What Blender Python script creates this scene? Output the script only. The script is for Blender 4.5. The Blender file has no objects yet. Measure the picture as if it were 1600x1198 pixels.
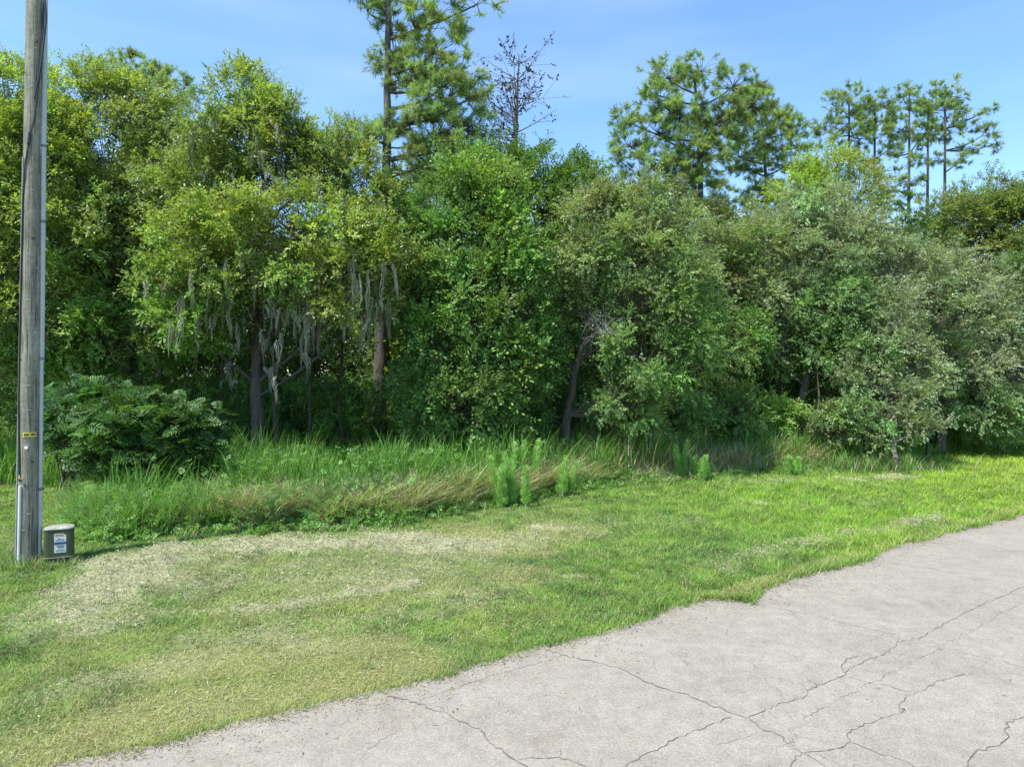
import bpy, math, random
import numpy as np
from mathutils import Vector, Matrix
R = math.radians
rng = np.random.default_rng(7)
scene = bpy.context.scene
C = scene.collection

# ---------------------------------------------------------------- camera, light, exposure
F, H = 1067.0, 2.42                       # focal length in photo pixels (1600 wide), camera height
cam_d = bpy.data.cameras.new('camera'); cam = bpy.data.objects.new('camera', cam_d); C.objects.link(cam)
cam.location = (0, 0, H); cam.rotation_euler = (R(90), 0, 0)
cam_d.sensor_width = 36.0; cam_d.lens = 36.0 * F / 1600.0
cam_d.clip_start = 0.05; cam_d.clip_end = 2000
scene.camera = cam

SUN_EL = R(61); SUN_AZ = math.atan2(-0.72, -0.62)       # azimuth clockwise from +Y
sdir = Vector((math.sin(SUN_AZ) * math.cos(SUN_EL), math.cos(SUN_AZ) * math.cos(SUN_EL), math.sin(SUN_EL)))
sl = bpy.data.lights.new('sun', 'SUN'); so = bpy.data.objects.new('sun', sl); C.objects.link(so)
sl.energy = 4.6; sl.angle = R(0.53); sl.color = (1.0, 0.955, 0.88)
so.rotation_euler = (-sdir).to_track_quat('-Z', 'Y').to_euler(); so.location = (-10, -10, 40)

world = bpy.data.worlds.new('World'); scene.world = world; world.use_nodes = True
wn, wl = world.node_tree.nodes, world.node_tree.links
wn.clear()
sky = wn.new('ShaderNodeTexSky'); sky.sky_type = 'NISHITA'; sky.sun_disc = False
sky.sun_elevation = SUN_EL; sky.sun_rotation = SUN_AZ
sky.altitude = 0; sky.air_density = 1.0; sky.dust_density = 0.25; sky.ozone_density = 3.5
bg = wn.new('ShaderNodeBackground'); bg.inputs['Strength'].default_value = 0.15
wo = wn.new('ShaderNodeOutputWorld')
tc = wn.new('ShaderNodeTexCoord')
mp = wn.new('ShaderNodeMapping'); mp.inputs['Scale'].default_value = (1.2, 1.2, 6.0); mp.inputs['Rotation'].default_value = (0, R(12), 0)
cn = wn.new('ShaderNodeTexNoise'); cn.inputs['Scale'].default_value = 1.6; cn.inputs['Detail'].default_value = 5
cr = wn.new('ShaderNodeValToRGB'); cr.color_ramp.elements[0].position = 0.45; cr.color_ramp.elements[1].position = 0.85
cr.color_ramp.elements[1].color = (0.15, 0.15, 0.15, 1)
mix = wn.new('ShaderNodeMixRGB'); mix.inputs[2].default_value = (6.0, 6.3, 6.8, 1)
wl.new(tc.outputs['Generated'], mp.inputs['Vector']); wl.new(mp.outputs[0], cn.inputs['Vector'])
wl.new(cn.outputs['Fac'], cr.inputs[0]); wl.new(cr.outputs[0], mix.inputs[0])
hs_ = wn.new('ShaderNodeHueSaturation'); hs_.inputs['Saturation'].default_value = 1.10; hs_.inputs['Value'].default_value = 1.13
wl.new(sky.outputs[0], hs_.inputs['Color']); wl.new(hs_.outputs[0], mix.inputs[1]); wl.new(mix.outputs[0], bg.inputs['Color']); wl.new(bg.outputs[0], wo.inputs[0])

vs = scene.view_settings
scene.display_settings.display_device = 'sRGB'
vs.view_transform = 'Standard'; vs.look = 'None'; vs.exposure = 0.9; vs.gamma = 1.0; vs.use_curve_mapping = False
cy = scene.cycles
cy.max_bounces = 8; cy.diffuse_bounces = 5; cy.glossy_bounces = 2; cy.transmission_bounces = 6; cy.transparent_max_bounces = 4
cy.caustics_reflective = False; cy.caustics_refractive = False; cy.sample_clamp_indirect = 4.0

# ---------------------------------------------------------------- helpers
def P(px, py, Y):                          # photo pixel at depth Y -> world point
    return np.array([(px - 800) / F * Y, Y, H - (py - 599) / F * Y])
def G(px, py):                             # photo pixel of a ground point -> world xy
    Y = H * F / (py - 599.0)
    return np.array([(px - 800) / F * Y, Y])

def hash2(ix, iy, seed):
    n = (ix.astype(np.int64) * 374761393 + iy.astype(np.int64) * 668265263 + seed * 1442695041) & 0xFFFFFFFF
    n = ((n ^ (n >> 13)) * 1274126177) & 0xFFFFFFFF
    return ((n ^ (n >> 16)) & 0xFFFF) / 65535.0
def vnoise(x, y, seed=0):
    ix, iy = np.floor(x), np.floor(y); fx, fy = x - ix, y - iy
    fx = fx * fx * (3 - 2 * fx); fy = fy * fy * (3 - 2 * fy)
    a, b = hash2(ix, iy, seed), hash2(ix + 1, iy, seed)
    c, d = hash2(ix, iy + 1, seed), hash2(ix + 1, iy + 1, seed)
    return (a * (1 - fx) + b * fx) * (1 - fy) + (c * (1 - fx) + d * fx) * fy
def fbm(x, y, sc, seed=0, oct=4):
    s = 0; a = 0.5; t = 0
    for o in range(oct):
        s = s + a * vnoise(x * sc + 17.3 * o, y * sc - 9.1 * o, seed + o); t += a; a *= 0.55; sc *= 2.1
    return s / t

class MB:
    """collects verts, uniform polygons and per-face colours; builds ONE mesh object"""
    def __init__(s): s.v = []; s.f = {}; s.n = 0
    def add(s, v, f, col=None):
        v = np.asarray(v, dtype=np.float32).reshape(-1, 3); f = np.asarray(f, dtype=np.int64)
        k = f.shape[1]
        if col is None: col = np.ones((len(f), 3))
        col = np.broadcast_to(np.asarray(col, dtype=np.float32), (len(f), 3))
        s.f.setdefault(k, []).append((f + s.n, col)); s.v.append(v); s.n += len(v)
    def build(s, name, mat, parent=None, smooth=False):
        me = bpy.data.meshes.new(name)
        V = np.concatenate(s.v); me.vertices.add(len(V))
        org = np.zeros(3, dtype=np.float32)
        if parent is not None: org = np.array(parent_world(parent), dtype=np.float32)
        me.vertices.foreach_set('co', (V - org).ravel())
        idx = []; tot = []; cols = []
        for k, L in s.f.items():
            for f, c in L:
                idx.append(f.ravel()); tot.append(np.full(len(f), k)); cols.append(c)
        idx = np.concatenate(idx); tot = np.concatenate(tot); cols = np.concatenate(cols)
        me.loops.add(len(idx)); me.loops.foreach_set('vertex_index', idx.astype(np.int32))
        me.polygons.add(len(tot)); st = np.concatenate([[0], np.cumsum(tot)[:-1]])
        me.polygons.foreach_set('loop_start', st.astype(np.int32))
        me.polygons.foreach_set('loop_total', tot.astype(np.int32))
        me.polygons.foreach_set('use_smooth', np.full(len(tot), bool(smooth)))
        a = me.attributes.new('col', 'FLOAT_VECTOR', 'FACE'); a.data.foreach_set('vector', cols.astype(np.float32).ravel())
        me.update(calc_edges=True)
        if mat: me.materials.append(mat)
        o = bpy.data.objects.new(name, me); C.objects.link(o)
        if parent is not None: o.parent = parent
        return o
def parent_world(p):
    v = Vector(p.location)
    q = p.parent
    while q: v += q.location; q = q.parent
    return v
def tag(o, label=None, cat=None, group=None, kind=None):
    if label: o['label'] = label
    if cat: o['category'] = cat
    if group: o['group'] = group
    if kind: o['kind'] = kind
    return o
def empty(name, loc, label, cat, group=None):
    o = bpy.data.objects.new(name, None); C.objects.link(o); o.location = loc
    o.empty_display_size = 0.3
    return tag(o, label, cat, group)

def nrm(v): return v / np.maximum(np.linalg.norm(v, axis=-1, keepdims=True), 1e-9)
def rand_unit(n): return nrm(rng.normal(size=(n, 3)))
def frames(d, up):                         # columns: x = d, z ~ up, y = cross
    d = nrm(d); y = nrm(np.cross(up, d)); z = np.cross(d, y)
    return np.stack([d, y, z], axis=2)
def inst(mb, tv, tf, Rm, T, S, col, jit=0.2, cjit=0.0):
    N, V, Fn = len(T), len(tv), len(tf)
    S = np.broadcast_to(np.asarray(S, float), (N,))
    v = np.einsum('nij,vj->nvi', Rm, tv) * S[:, None, None] + T[:, None, :]
    f = tf[None] + (np.arange(N) * V)[:, None, None]
    c = np.broadcast_to(col, (N, 3))[:, None, :] * (1 + jit * rng.uniform(-1, 1, (N, Fn, 1)))
    if cjit: c = c * (1 + cjit * rng.uniform(-1, 1, (N, Fn, 3)))
    mb.add(v.reshape(-1, 3), f.reshape(-1, tf.shape[1]), c.reshape(-1, 3))

def tube(mb, pts, rad, sides=6, col=(1, 1, 1), cap=True, rough=0.0):
    pts = np.asarray(pts, float); n = len(pts); rad = np.broadcast_to(np.asarray(rad, float), (n,))
    t = np.gradient(pts, axis=0); t = nrm(t)
    ref = np.array([1., 0, 0]) if abs(t[0][0]) < 0.8 else np.array([0, 1., 0])
    a = nrm(np.cross(t, ref)); b = np.cross(t, a)
    th = np.arange(sides) / sides * 2 * np.pi
    rr = rad[:, None] * (1 + rough * rng.uniform(-1, 1, (n, sides)))
    v = pts[:, None] + rr[..., None] * (np.cos(th)[None, :, None] * a[:, None] + np.sin(th)[None, :, None] * b[:, None])
    i = np.arange(n - 1)[:, None] * sides; j = np.arange(sides)[None]; k = (j + 1) % sides
    f = np.stack([i + j, i + k, i + sides + k, i + sides + j], axis=2).reshape(-1, 4)
    mb.add(v.reshape(-1, 3), f, col)
    if cap:
        base = mb.n - n * sides
        mb.add(np.concatenate([v[-1], v[0]]), np.array([list(range(sides))]), col)
        mb.add(v[0][::-1], np.array([list(range(sides))]), col)

def bez(p0, p1, p2, n):
    t = np.linspace(0, 1, n)[:, None]
    return (1 - t) ** 2 * p0 + 2 * t * (1 - t) * p1 + t ** 2 * p2

# ---------------------------------------------------------------- materials
def mat_new(name):
    m = bpy.data.materials.new(name); m.use_nodes = True
    nt = m.node_tree; nt.nodes.clear()
    out = nt.nodes.new('ShaderNodeOutputMaterial')
    return m, nt, nt.nodes, nt.links, out
def foliage(name, rough=0.5, spec=0.4, transl=0.3, tint=(1.25, 1.3, 0.5)):
    m, nt, n, l, out = mat_new(name)
    at = n.new('ShaderNodeAttribute'); at.attribute_name = 'col'
    p = n.new('ShaderNodeBsdfPrincipled'); p.inputs['Roughness'].default_value = rough
    p.inputs['Specular IOR Level'].default_value = spec
    tr = n.new('ShaderNodeBsdfTranslucent')
    mu = n.new('ShaderNodeMixRGB'); mu.blend_type = 'MULTIPLY'; mu.inputs[0].default_value = 1; mu.inputs[2].default_value = (*tint, 1)
    mx = n.new('ShaderNodeMixShader'); mx.inputs[0].default_value = transl
    l.new(at.outputs['Vector'], p.inputs['Base Color']); l.new(at.outputs['Vector'], mu.inputs[1])
    l.new(mu.outputs[0], tr.inputs[0]); l.new(p.outputs[0], mx.inputs[1]); l.new(tr.outputs[0], mx.inputs[2]); l.new(mx.outputs[0], out.inputs[0])
    return m
def bark(name, c1, c2, sx=14, sz=2.5, bump=0.6, rough=0.9):
    m, nt, n, l, out = mat_new(name)
    tcn = n.new('ShaderNodeTexCoord'); mp = n.new('ShaderNodeMapping'); mp.inputs['Scale'].default_value = (sx, sx, sz)
    no = n.new('ShaderNodeTexNoise'); no.inputs['Scale'].default_value = 1.0; no.inputs['Detail'].default_value = 8; no.inputs['Roughness'].default_value = 0.65
    rp = n.new('ShaderNodeValToRGB'); rp.color_ramp.elements[0].position = 0.32; rp.color_ramp.elements[0].color = (*c1, 1)
    rp.color_ramp.elements[1].position = 0.68; rp.color_ramp.elements[1].color = (*c2, 1)
    p = n.new('ShaderNodeBsdfPrincipled'); p.inputs['Roughness'].default_value = rough
    b = n.new('ShaderNodeBump'); b.inputs['Strength'].default_value = bump; b.inputs['Distance'].default_value = 0.03
    l.new(tcn.outputs['Object'], mp.inputs[0]); l.new(mp.outputs[0], no.inputs['Vector']); l.new(no.outputs['Fac'], rp.inputs[0])
    l.new(rp.outputs[0], p.inputs['Base Color']); l.new(no.outputs['Fac'], b.inputs['Height']); l.new(b.outputs[0], p.inputs['Normal']); l.new(p.outputs[0], out.inputs[0])
    return m
def plain(name, col, rough=0.6, var=0.12, scale=20, metal=0.0, bump=0.0):
    m, nt, n, l, out = mat_new(name)
    tcn = n.new('ShaderNodeTexCoord'); no = n.new('ShaderNodeTexNoise'); no.inputs['Scale'].default_value = scale; no.inputs['Detail'].default_value = 6
    rp = n.new('ShaderNodeValToRGB'); rp.color_ramp.elements[0].position = 0.3; rp.color_ramp.elements[1].position = 0.7
    rp.color_ramp.elements[0].color = (*[c * (1 - var) for c in col], 1); rp.color_ramp.elements[1].color = (*[min(1, c * (1 + var)) for c in col], 1)
    p = n.new('ShaderNodeBsdfPrincipled'); p.inputs['Roughness'].default_value = rough; p.inputs['Metallic'].default_value = metal
    l.new(tcn.outputs['Object'], no.inputs['Vector']); l.new(no.outputs['Fac'], rp.inputs[0]); l.new(rp.outputs[0], p.inputs['Base Color']); l.new(p.outputs[0], out.inputs[0])
    if bump:
        b = n.new('ShaderNodeBump'); b.inputs['Strength'].default_value = bump; b.inputs['Distance'].default_value = 0.01
        l.new(no.outputs['Fac'], b.inputs['Height']); l.new(b.outputs[0], p.inputs['Normal'])
    return m

M_leaf = foliage('leaf', 0.45, 0.35, 0.42)
M_gloss = foliage('leaf_glossy', 0.45, 0.28, 0.38)
M_needle = foliage('needle', 0.45, 0.4, 0.35, (1.1, 1.2, 0.6))
M_grass = foliage('grass', 0.55, 0.3, 0.35, (1.15, 1.25, 0.45))
M_straw = foliage('straw', 0.8, 0.15, 0.15, (1.05, 1.0, 0.8))
M_moss = foliage('moss', 0.9, 0.1, 0.3, (1.0, 1.0, 0.9))
M_bark = bark('oak_bark', (0.035, 0.028, 0.022), (0.13, 0.11, 0.09))
M_barkg = bark('grey_bark', (0.05, 0.045, 0.04), (0.20, 0.18, 0.155))
M_pbark = bark('pine_bark', (0.035, 0.030, 0.027), (0.125, 0.108, 0.094), 9, 2.0)
M_twig = bark('dead_twig', (0.16, 0.145, 0.13), (0.36, 0.34, 0.31), 30, 10, 0.2)

# ---------------------------------------------------------------- zones of the ground
edge_px = [(110, 1198), (300, 1152), (450, 1116), (620, 1080), (690, 1066), (745, 1045), (850, 1012), (960, 986), (1045, 957), (1110, 940),
           (1172, 944), (1190, 926), (1250, 905), (1362, 879), (1372, 863), (1440, 845), (1500, 829), (1600, 803), (1720, 776)]
EDGE = np.array([G(*p) for p in edge_px])
EDGE = np.concatenate([[EDGE[0] + (EDGE[0] - EDGE[3]) * k for k in (14, 6, 2)], EDGE, [EDGE[-1] + (EDGE[-1] - EDGE[-5]) * k for k in (1, 4, 12, 30)]])
def edge_y(x): return np.interp(x, EDGE[:, 0], EDGE[:, 1])
# distance in metres beyond the road edge (positive on the grass)
def off_road(x, y): return (y - edge_y(x) - (fbm(x, x * .4, 2.2, 81) - 0.5) * 0.22 - (fbm(x, x * .3, 11, 82) - 0.5) * 0.08) * 0.83
brush_px = [(-60, 760), (78, 766), (95, 835), (180, 846), (300, 838), (450, 830), (600, 826), (700, 808), (800, 788), (900, 768), (1000, 756),
            (1100, 752), (1200, 742), (1330, 738), (1420, 728), (1500, 706), (1600, 692), (1700, 684)]
BR = np.array([G(*p) for p in brush_px])
BR = np.concatenate([[[-60, BR[0][1]]], BR, [[70, BR[-1][1] + 25]]])
def brush_y(x):
    x = np.asarray(x, float); return np.interp(x, BR[:, 0], BR[:, 1]) + .9 * (fbm(x, x * 0, 1.1, 3) - .5) + .5 * (fbm(x, x * 0, 4.5, 4) - .5)

def seg_dist(x, y, pts):
    d = np.full(np.shape(x), 1e9)
    for a, b in zip(pts[:-1], pts[1:]):
        ab = b - a; t = ((x - a[0]) * ab[0] + (y - a[1]) * ab[1]) / (ab @ ab); t = np.clip(t, 0, 1)
        d = np.minimum(d, np.hypot(x - a[0] - t * ab[0], y - a[1] - t * ab[1]))
    return d
def stroke(x, y, pxs, w):
    return np.exp(-(seg_dist(x, y, [G(*p) for p in pxs]) / w) ** 2)
def thatch(x, y):                          # heaps and windrows of dry clippings
    n = fbm(x, y, 1.1, 11); m = fbm(x, y, 3.0, 21, 5)
    s = stroke(x, y, [(150, 960), (215, 885), (320, 862), (460, 852), (600, 848), (700, 858)], 0.75)
    s = np.maximum(s, 0.5 * stroke(x, y, [(230, 895), (380, 880), (520, 890), (640, 880)], 0.6))
    s = np.maximum(s, 0.7 * stroke(x, y, [(130, 985), (260, 962), (420, 955), (560, 932), (640, 915)], 0.22))
    s = np.maximum(s, 0.38 * stroke(x, y, [(110, 1080), (230, 1060), (300, 1030)], 0.35))
    s = np.maximum(s, 0.5 * stroke(x, y, [(640, 870), (760, 865), (880, 830)], 0.6))
    s = np.maximum(s, 0.52 * stroke(x, y, [(260, 920), (500, 900), (750, 870)], 1.2))
    s = np.maximum(s, 0.35 * stroke(x, y, [(300, 1020), (560, 980), (780, 930)], 0.8))
    s = np.maximum(s, 0.3 * stroke(x, y, [(900, 840), (1100, 800), (1400, 780)], 1.2))
    s = np.maximum(s, 0.55 * stroke(x, y, [(1130, 888), (1210, 858), (1290, 842), (1400, 824), (1520, 796)], 0.33))
    s = np.maximum(s, 0.6 * stroke(x, y, [(1150, 755), (1350, 748), (1430, 746)], 0.7))
    return np.clip((s * (0.35 + 1.2 * n) - 0.17 + 1.1 * (m - 0.5) * s) * 1.7, 0, 1)
def yellow(x, y):                          # yellowed, thin turf
    n = fbm(x, y, 0.7, 31); m = fbm(x, y, 2.6, 41)
    s = stroke(x, y, [(60, 1185), (250, 1120), (450, 1085), (620, 1050)], 0.55)
    s = np.maximum(s, 0.8 * stroke(x, y, [(250, 1050), (420, 1040), (600, 1010)], 0.4))
    s = np.maximum(s, 0.55 * stroke(x, y, [(350, 950), (600, 930), (800, 900)], 1.0))
    s = np.maximum(s, 0.75 * stroke(x, y, [(720, 830), (800, 860), (880, 830)], 0.9))
    s = np.maximum(s, 0.5 * stroke(x, y, [(1050, 960), (1250, 893), (1600, 795)], 0.35))
    s = np.maximum(s, np.where(x < -4.2, .12, .33))
    left = np.clip(1 - (x + 2) / 6, 0.25, 1)
    return np.clip((s * (0.35 + 1.1 * n) + 0.55 * (m - 0.5)) * 1.3 * np.where(s > 0.4, 1, left) - .12, 0, 1)
def sand(x, y):
    m = fbm(x, y, 2.0, 51)
    s = 0 * x
    for p, w in (((695, 888), .35), ((800, 832), .45), ((850, 825), .5), ((870, 905), .35), ((1000, 795), .3), ((1360, 750), .9), ((1500, 742), .6), ((660, 930), .25), ((1190, 790), .3)):
        g = G(*p); s = np.maximum(s, np.exp(-(((x - g[0]) / w / 1.6) ** 2 + ((y - g[1]) / w) ** 2)))
    return np.clip((s * m * 2 - 0.62) * 1.5, 0, 1)
GREEN_A = np.array([0.130, 0.255, 0.035]); GREEN_B = np.array([0.085, 0.185, 0.045]); YEL = np.array([0.40, 0.39, 0.14]); STRAW = np.array([0.48, 0.46, 0.28])
def lawn_col(x, y):
    n = fbm(x, y, 0.55, 61)[:, None]; m = fbm(x, y, 1.9, 71)[:, None]
    c = GREEN_B + (GREEN_A - GREEN_B) * np.clip(n * 1.6 - 0.2 + (m - .5), 0, 1)
    lush = np.clip((x - 1.0) / 5, 0, 1)[:, None]
    c = c * (1 + 0.30 * lush) + lush * np.array([0.02, 0.02, -0.015])
    yg = np.clip((x - 7) / 8, 0, 1)[:, None] * np.clip(1.6 - off_road(x, y)[:, None] / 4, 0, 1)
    c = c + yg * np.array([0.09, 0.05, 0.0])
    pt = fbm(x, y, 4.5, 75)[:, None] - .5; c = c * (1 + 1.5 * pt) + np.array([0.05, 0.02, 0.0]) * np.clip(pt * 3, 0, 1)
    yl = np.clip(yellow(x, y)[:, None] + .8 * (fbm(x, y, 3.3, 76)[:, None] - .5), 0, 1)
    return np.maximum(c * (1 - 0.66 * yl) + YEL * 0.66 * yl, .01)
def relief(x, y):
    off = np.clip(off_road(x, y) / 1.0, 0, 1)
    z = 0.07 * (fbm(x, y, 0.35, 5) - 0.5) + 0.03 * (fbm(x, y, 1.7, 6, 3) - 0.5)
    z = z + 0.13 * thatch(x, y) * np.clip(fbm(x, y, 3.6, 9, 4) * 2 - .6, 0, 1)
    far = np.clip(1 - (np.hypot(x, y) - 45) / 30, 0, 1)
    return off * (z + 0.02) * far

# ---------------------------------------------------------------- ground
def warped(lo, hi, step, far):
    core = list(np.arange(lo, hi + 1e-6, step)); s = step; a = core[-1]; b = core[0]; up = []; dn = []
    while a < far: s *= 1.35; a += s; up.append(a)
    s = step
    while b > -far: s *= 1.35; b -= s; dn.append(b)
    return np.array(dn[::-1] + core + up)
gx = warped(-13, 26, 0.09, 900); gy = warped(3.5, 30, 0.09, 900)
X, Y = np.meshgrid(gx, gy); nx, ny = len(gx), len(gy)
xf, yf = X.ravel(), Y.ravel()
zf = relief(xf, yf)
i = np.arange(ny - 1)[:, None] * nx + np.arange(nx - 1)[None]
fq = np.stack([i, i + 1, i + nx + 1, i + nx], axis=2).reshape(-1, 4)
cx = xf[fq].mean(1); cyy = yf[fq].mean(1)
gc = lawn_col(cx, cyy) * 0.55 + np.array([0.05, 0.04, 0.025])
th = thatch(cx, cyy)[:, None]; gc = gc * (1 - 0.8 * th) + STRAW * 0.7 * 0.8 * th
sd = sand(cx, cyy)[:, None]; gc = gc * (1 - 0.8 * sd) + np.array([0.46, 0.42, 0.31]) * 0.8 * sd
er = np.clip(1 - np.abs(off_road(cx, cyy)) / 0.10, 0, 1)[:, None]; gc = gc * (1 - 0.7 * er) + np.array([0.30, 0.25, 0.16]) * 0.7 * er
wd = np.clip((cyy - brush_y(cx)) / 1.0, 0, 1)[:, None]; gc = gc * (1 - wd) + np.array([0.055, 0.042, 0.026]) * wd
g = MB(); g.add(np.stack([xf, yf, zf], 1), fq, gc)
m, nt, n, l, out = mat_new('soil_and_turf')
at = n.new('ShaderNodeAttribute'); at.attribute_name = 'col'
no = n.new('ShaderNodeTexNoise'); no.inputs['Scale'].default_value = 28; no.inputs['Detail'].default_value = 9; no.inputs['Roughness'].default_value = 0.75
tcn = n.new('ShaderNodeTexCoord'); rp = n.new('ShaderNodeValToRGB')
rp.color_ramp.elements[0].position = 0.3; rp.color_ramp.elements[0].color = (0.4, 0.4, 0.4, 1); rp.color_ramp.elements[1].position = 0.72; rp.color_ramp.elements[1].color = (1.5, 1.5, 1.5, 1)
mu = n.new('ShaderNodeMixRGB'); mu.blend_type = 'MULTIPLY'; mu.inputs[0].default_value = 1
p = n.new('ShaderNodeBsdfPrincipled'); p.inputs['Roughness'].default_value = 0.95; p.inputs['Specular IOR Level'].default_value = 0.1
b = n.new('ShaderNodeBump'); b.inputs['Strength'].default_value = 0.8; b.inputs['Distance'].default_value = 0.03
l.new(tcn.outputs['Object'], no.inputs['Vector']); l.new(no.outputs['Fac'], rp.inputs[0]); l.new(rp.outputs[0], mu.inputs[2]); l.new(at.outputs['Vector'], mu.inputs[1])
l.new(mu.outputs[0], p.inputs['Base Color']); l.new(no.outputs['Fac'], b.inputs['Height']); l.new(b.outputs[0], p.inputs['Normal']); l.new(p.outputs[0], out.inputs[0])
ground = g.build('ground', m, smooth=True); tag(ground, kind='structure')

# ---------------------------------------------------------------- road
xs = np.concatenate([np.arange(-60, -5, .5), np.arange(-5, 26, .02), np.arange(26, 90, .5)])
ys = edge_y(xs) + (fbm(xs, xs * .4, 2.2, 81) - 0.5) * 0.22 + (fbm(xs, xs * .3, 11, 82) - 0.5) * 0.08
RW = 9.5
rm = MB(); k = len(xs); ZR = 0.03
v = np.concatenate([np.c_[xs, ys, np.full(k, ZR)], np.c_[xs, edge_y(xs) - RW, np.full(k, ZR)], np.c_[xs, ys, np.full(k, -0.06)], np.c_[xs, edge_y(xs) - RW, np.full(k, -0.06)]])
j = np.arange(k - 1)
rm.add(v, np.concatenate([np.stack([j, j + k, j + k + 1, j + 1], 1), np.stack([j + 2 * k, j, j + 1, j + 2 * k + 1], 1), np.stack([j + k, j + 3 * k, j + 3 * k + 1, j + k + 1], 1)]))
m, nt, n, l, out = mat_new('worn_asphalt')
tcn = n.new('ShaderNodeTexCoord')
def N_(t, **kw):
    q = n.new(t)
    for a, b_ in kw.items(): q.inputs[a].default_value = b_
    l.new(tcn.outputs['Object'], q.inputs['Vector']); return q
agg = N_('ShaderNodeTexVoronoi', Scale=110.0); big = N_('ShaderNodeTexNoise', Scale=0.9, Detail=5.0); mid = N_('ShaderNodeTexNoise', Scale=7.0, Detail=6.0); fine = N_('ShaderNodeTexNoise', Scale=170.0, Detail=3.0)
def ramp(src, pa, ca, pb, cb):
    q = n.new('ShaderNodeValToRGB'); q.color_ramp.elements[0].position = pa; q.color_ramp.elements[0].color = (*ca, 1)
    q.color_ramp.elements[1].position = pb; q.color_ramp.elements[1].color = (*cb, 1); l.new(src, q.inputs[0]); return q
def mul(a, b_, f=1.0, mode='MULTIPLY'):
    q = n.new('ShaderNodeMixRGB'); q.blend_type = mode; q.inputs[0].default_value = f; l.new(a, q.inputs[1]); l.new(b_, q.inputs[2]); return q
r1 = ramp(big.outputs['Fac'], 0.3, (0.242, 0.219, 0.182), 0.7, (0.280, 0.255, 0.214))
r2 = ramp(mid.outputs['Fac'], 0.3, (0.88, 0.88, 0.88), 0.7, (1.07, 1.07, 1.07))
r3 = ramp(fine.outputs['Fac'], 0.32, (0.72, 0.72, 0.72), 0.68, (1.25, 1.25, 1.25))
sepc = n.new('ShaderNodeSeparateColor'); l.new(agg.outputs['Color'], sepc.inputs[0])
r4 = ramp(sepc.outputs[0], 0.0, (0.78, 0.77, 0.76), 1.0, (1.18, 1.18, 1.17))
c_ = mul(mul(mul(r1.outputs[0], r2.outputs[0]).outputs[0], r3.outputs[0]).outputs[0], r4.outputs[0])
# hairline crazing
dist = N_('ShaderNodeTexNoise', Scale=3.5, Detail=4.0)
addv = n.new('ShaderNodeMixRGB'); addv.blend_type = 'ADD'; addv.inputs[0].default_value = 0.28; l.new(tcn.outputs['Object'], addv.inputs[1]); l.new(dist.outputs['Color'], addv.inputs[2])
vc = n.new('ShaderNodeTexVoronoi'); vc.feature = 'DISTANCE_TO_EDGE'; vc.inputs['Scale'].default_value = 3.1; l.new(addv.outputs[0], vc.inputs['Vector'])
rc = ramp(vc.outputs['Distance'], 0.0, (0.45, 0.43, 0.4), 0.011, (1, 1, 1))
mk = N_('ShaderNodeTexNoise', Scale=0.75, Detail=3.0); rmk = ramp(mk.outputs['Fac'], 0.46, (0, 0, 0), 0.60, (0.85, 0.85, 0.85))
cm = n.new('ShaderNodeMixRGB'); cm.blend_type = 'MULTIPLY'; l.new(rmk.outputs[0], cm.inputs[0]); l.new(c_.outputs[0], cm.inputs[1]); l.new(rc.outputs[0], cm.inputs[2])
# stains
st = N_('ShaderNodeTexNoise', Scale=1.7, Detail=5.0); rs = ramp(st.outputs['Fac'], 0.58, (1, 1, 1), 0.80, (0.80, 0.77, 0.73)); c2 = mul(cm.outputs[0], rs.outputs[0])
p = n.new('ShaderNodeBsdfPrincipled'); p.inputs['Roughness'].default_value = 0.88; p.inputs['Specular IOR Level'].default_value = 0.25
b = n.new('ShaderNodeBump'); b.inputs['Strength'].default_value = 0.35; b.inputs['Distance'].default_value = 0.004
l.new(fine.outputs['Fac'], b.inputs['Height']); l.new(b.outputs[0], p.inputs['Normal'])
l.new(c2.outputs[0], p.inputs['Base Color']); l.new(p.outputs[0], out.inputs[0])
road = rm.build('road', m); tag(road, kind='structure')

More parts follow.
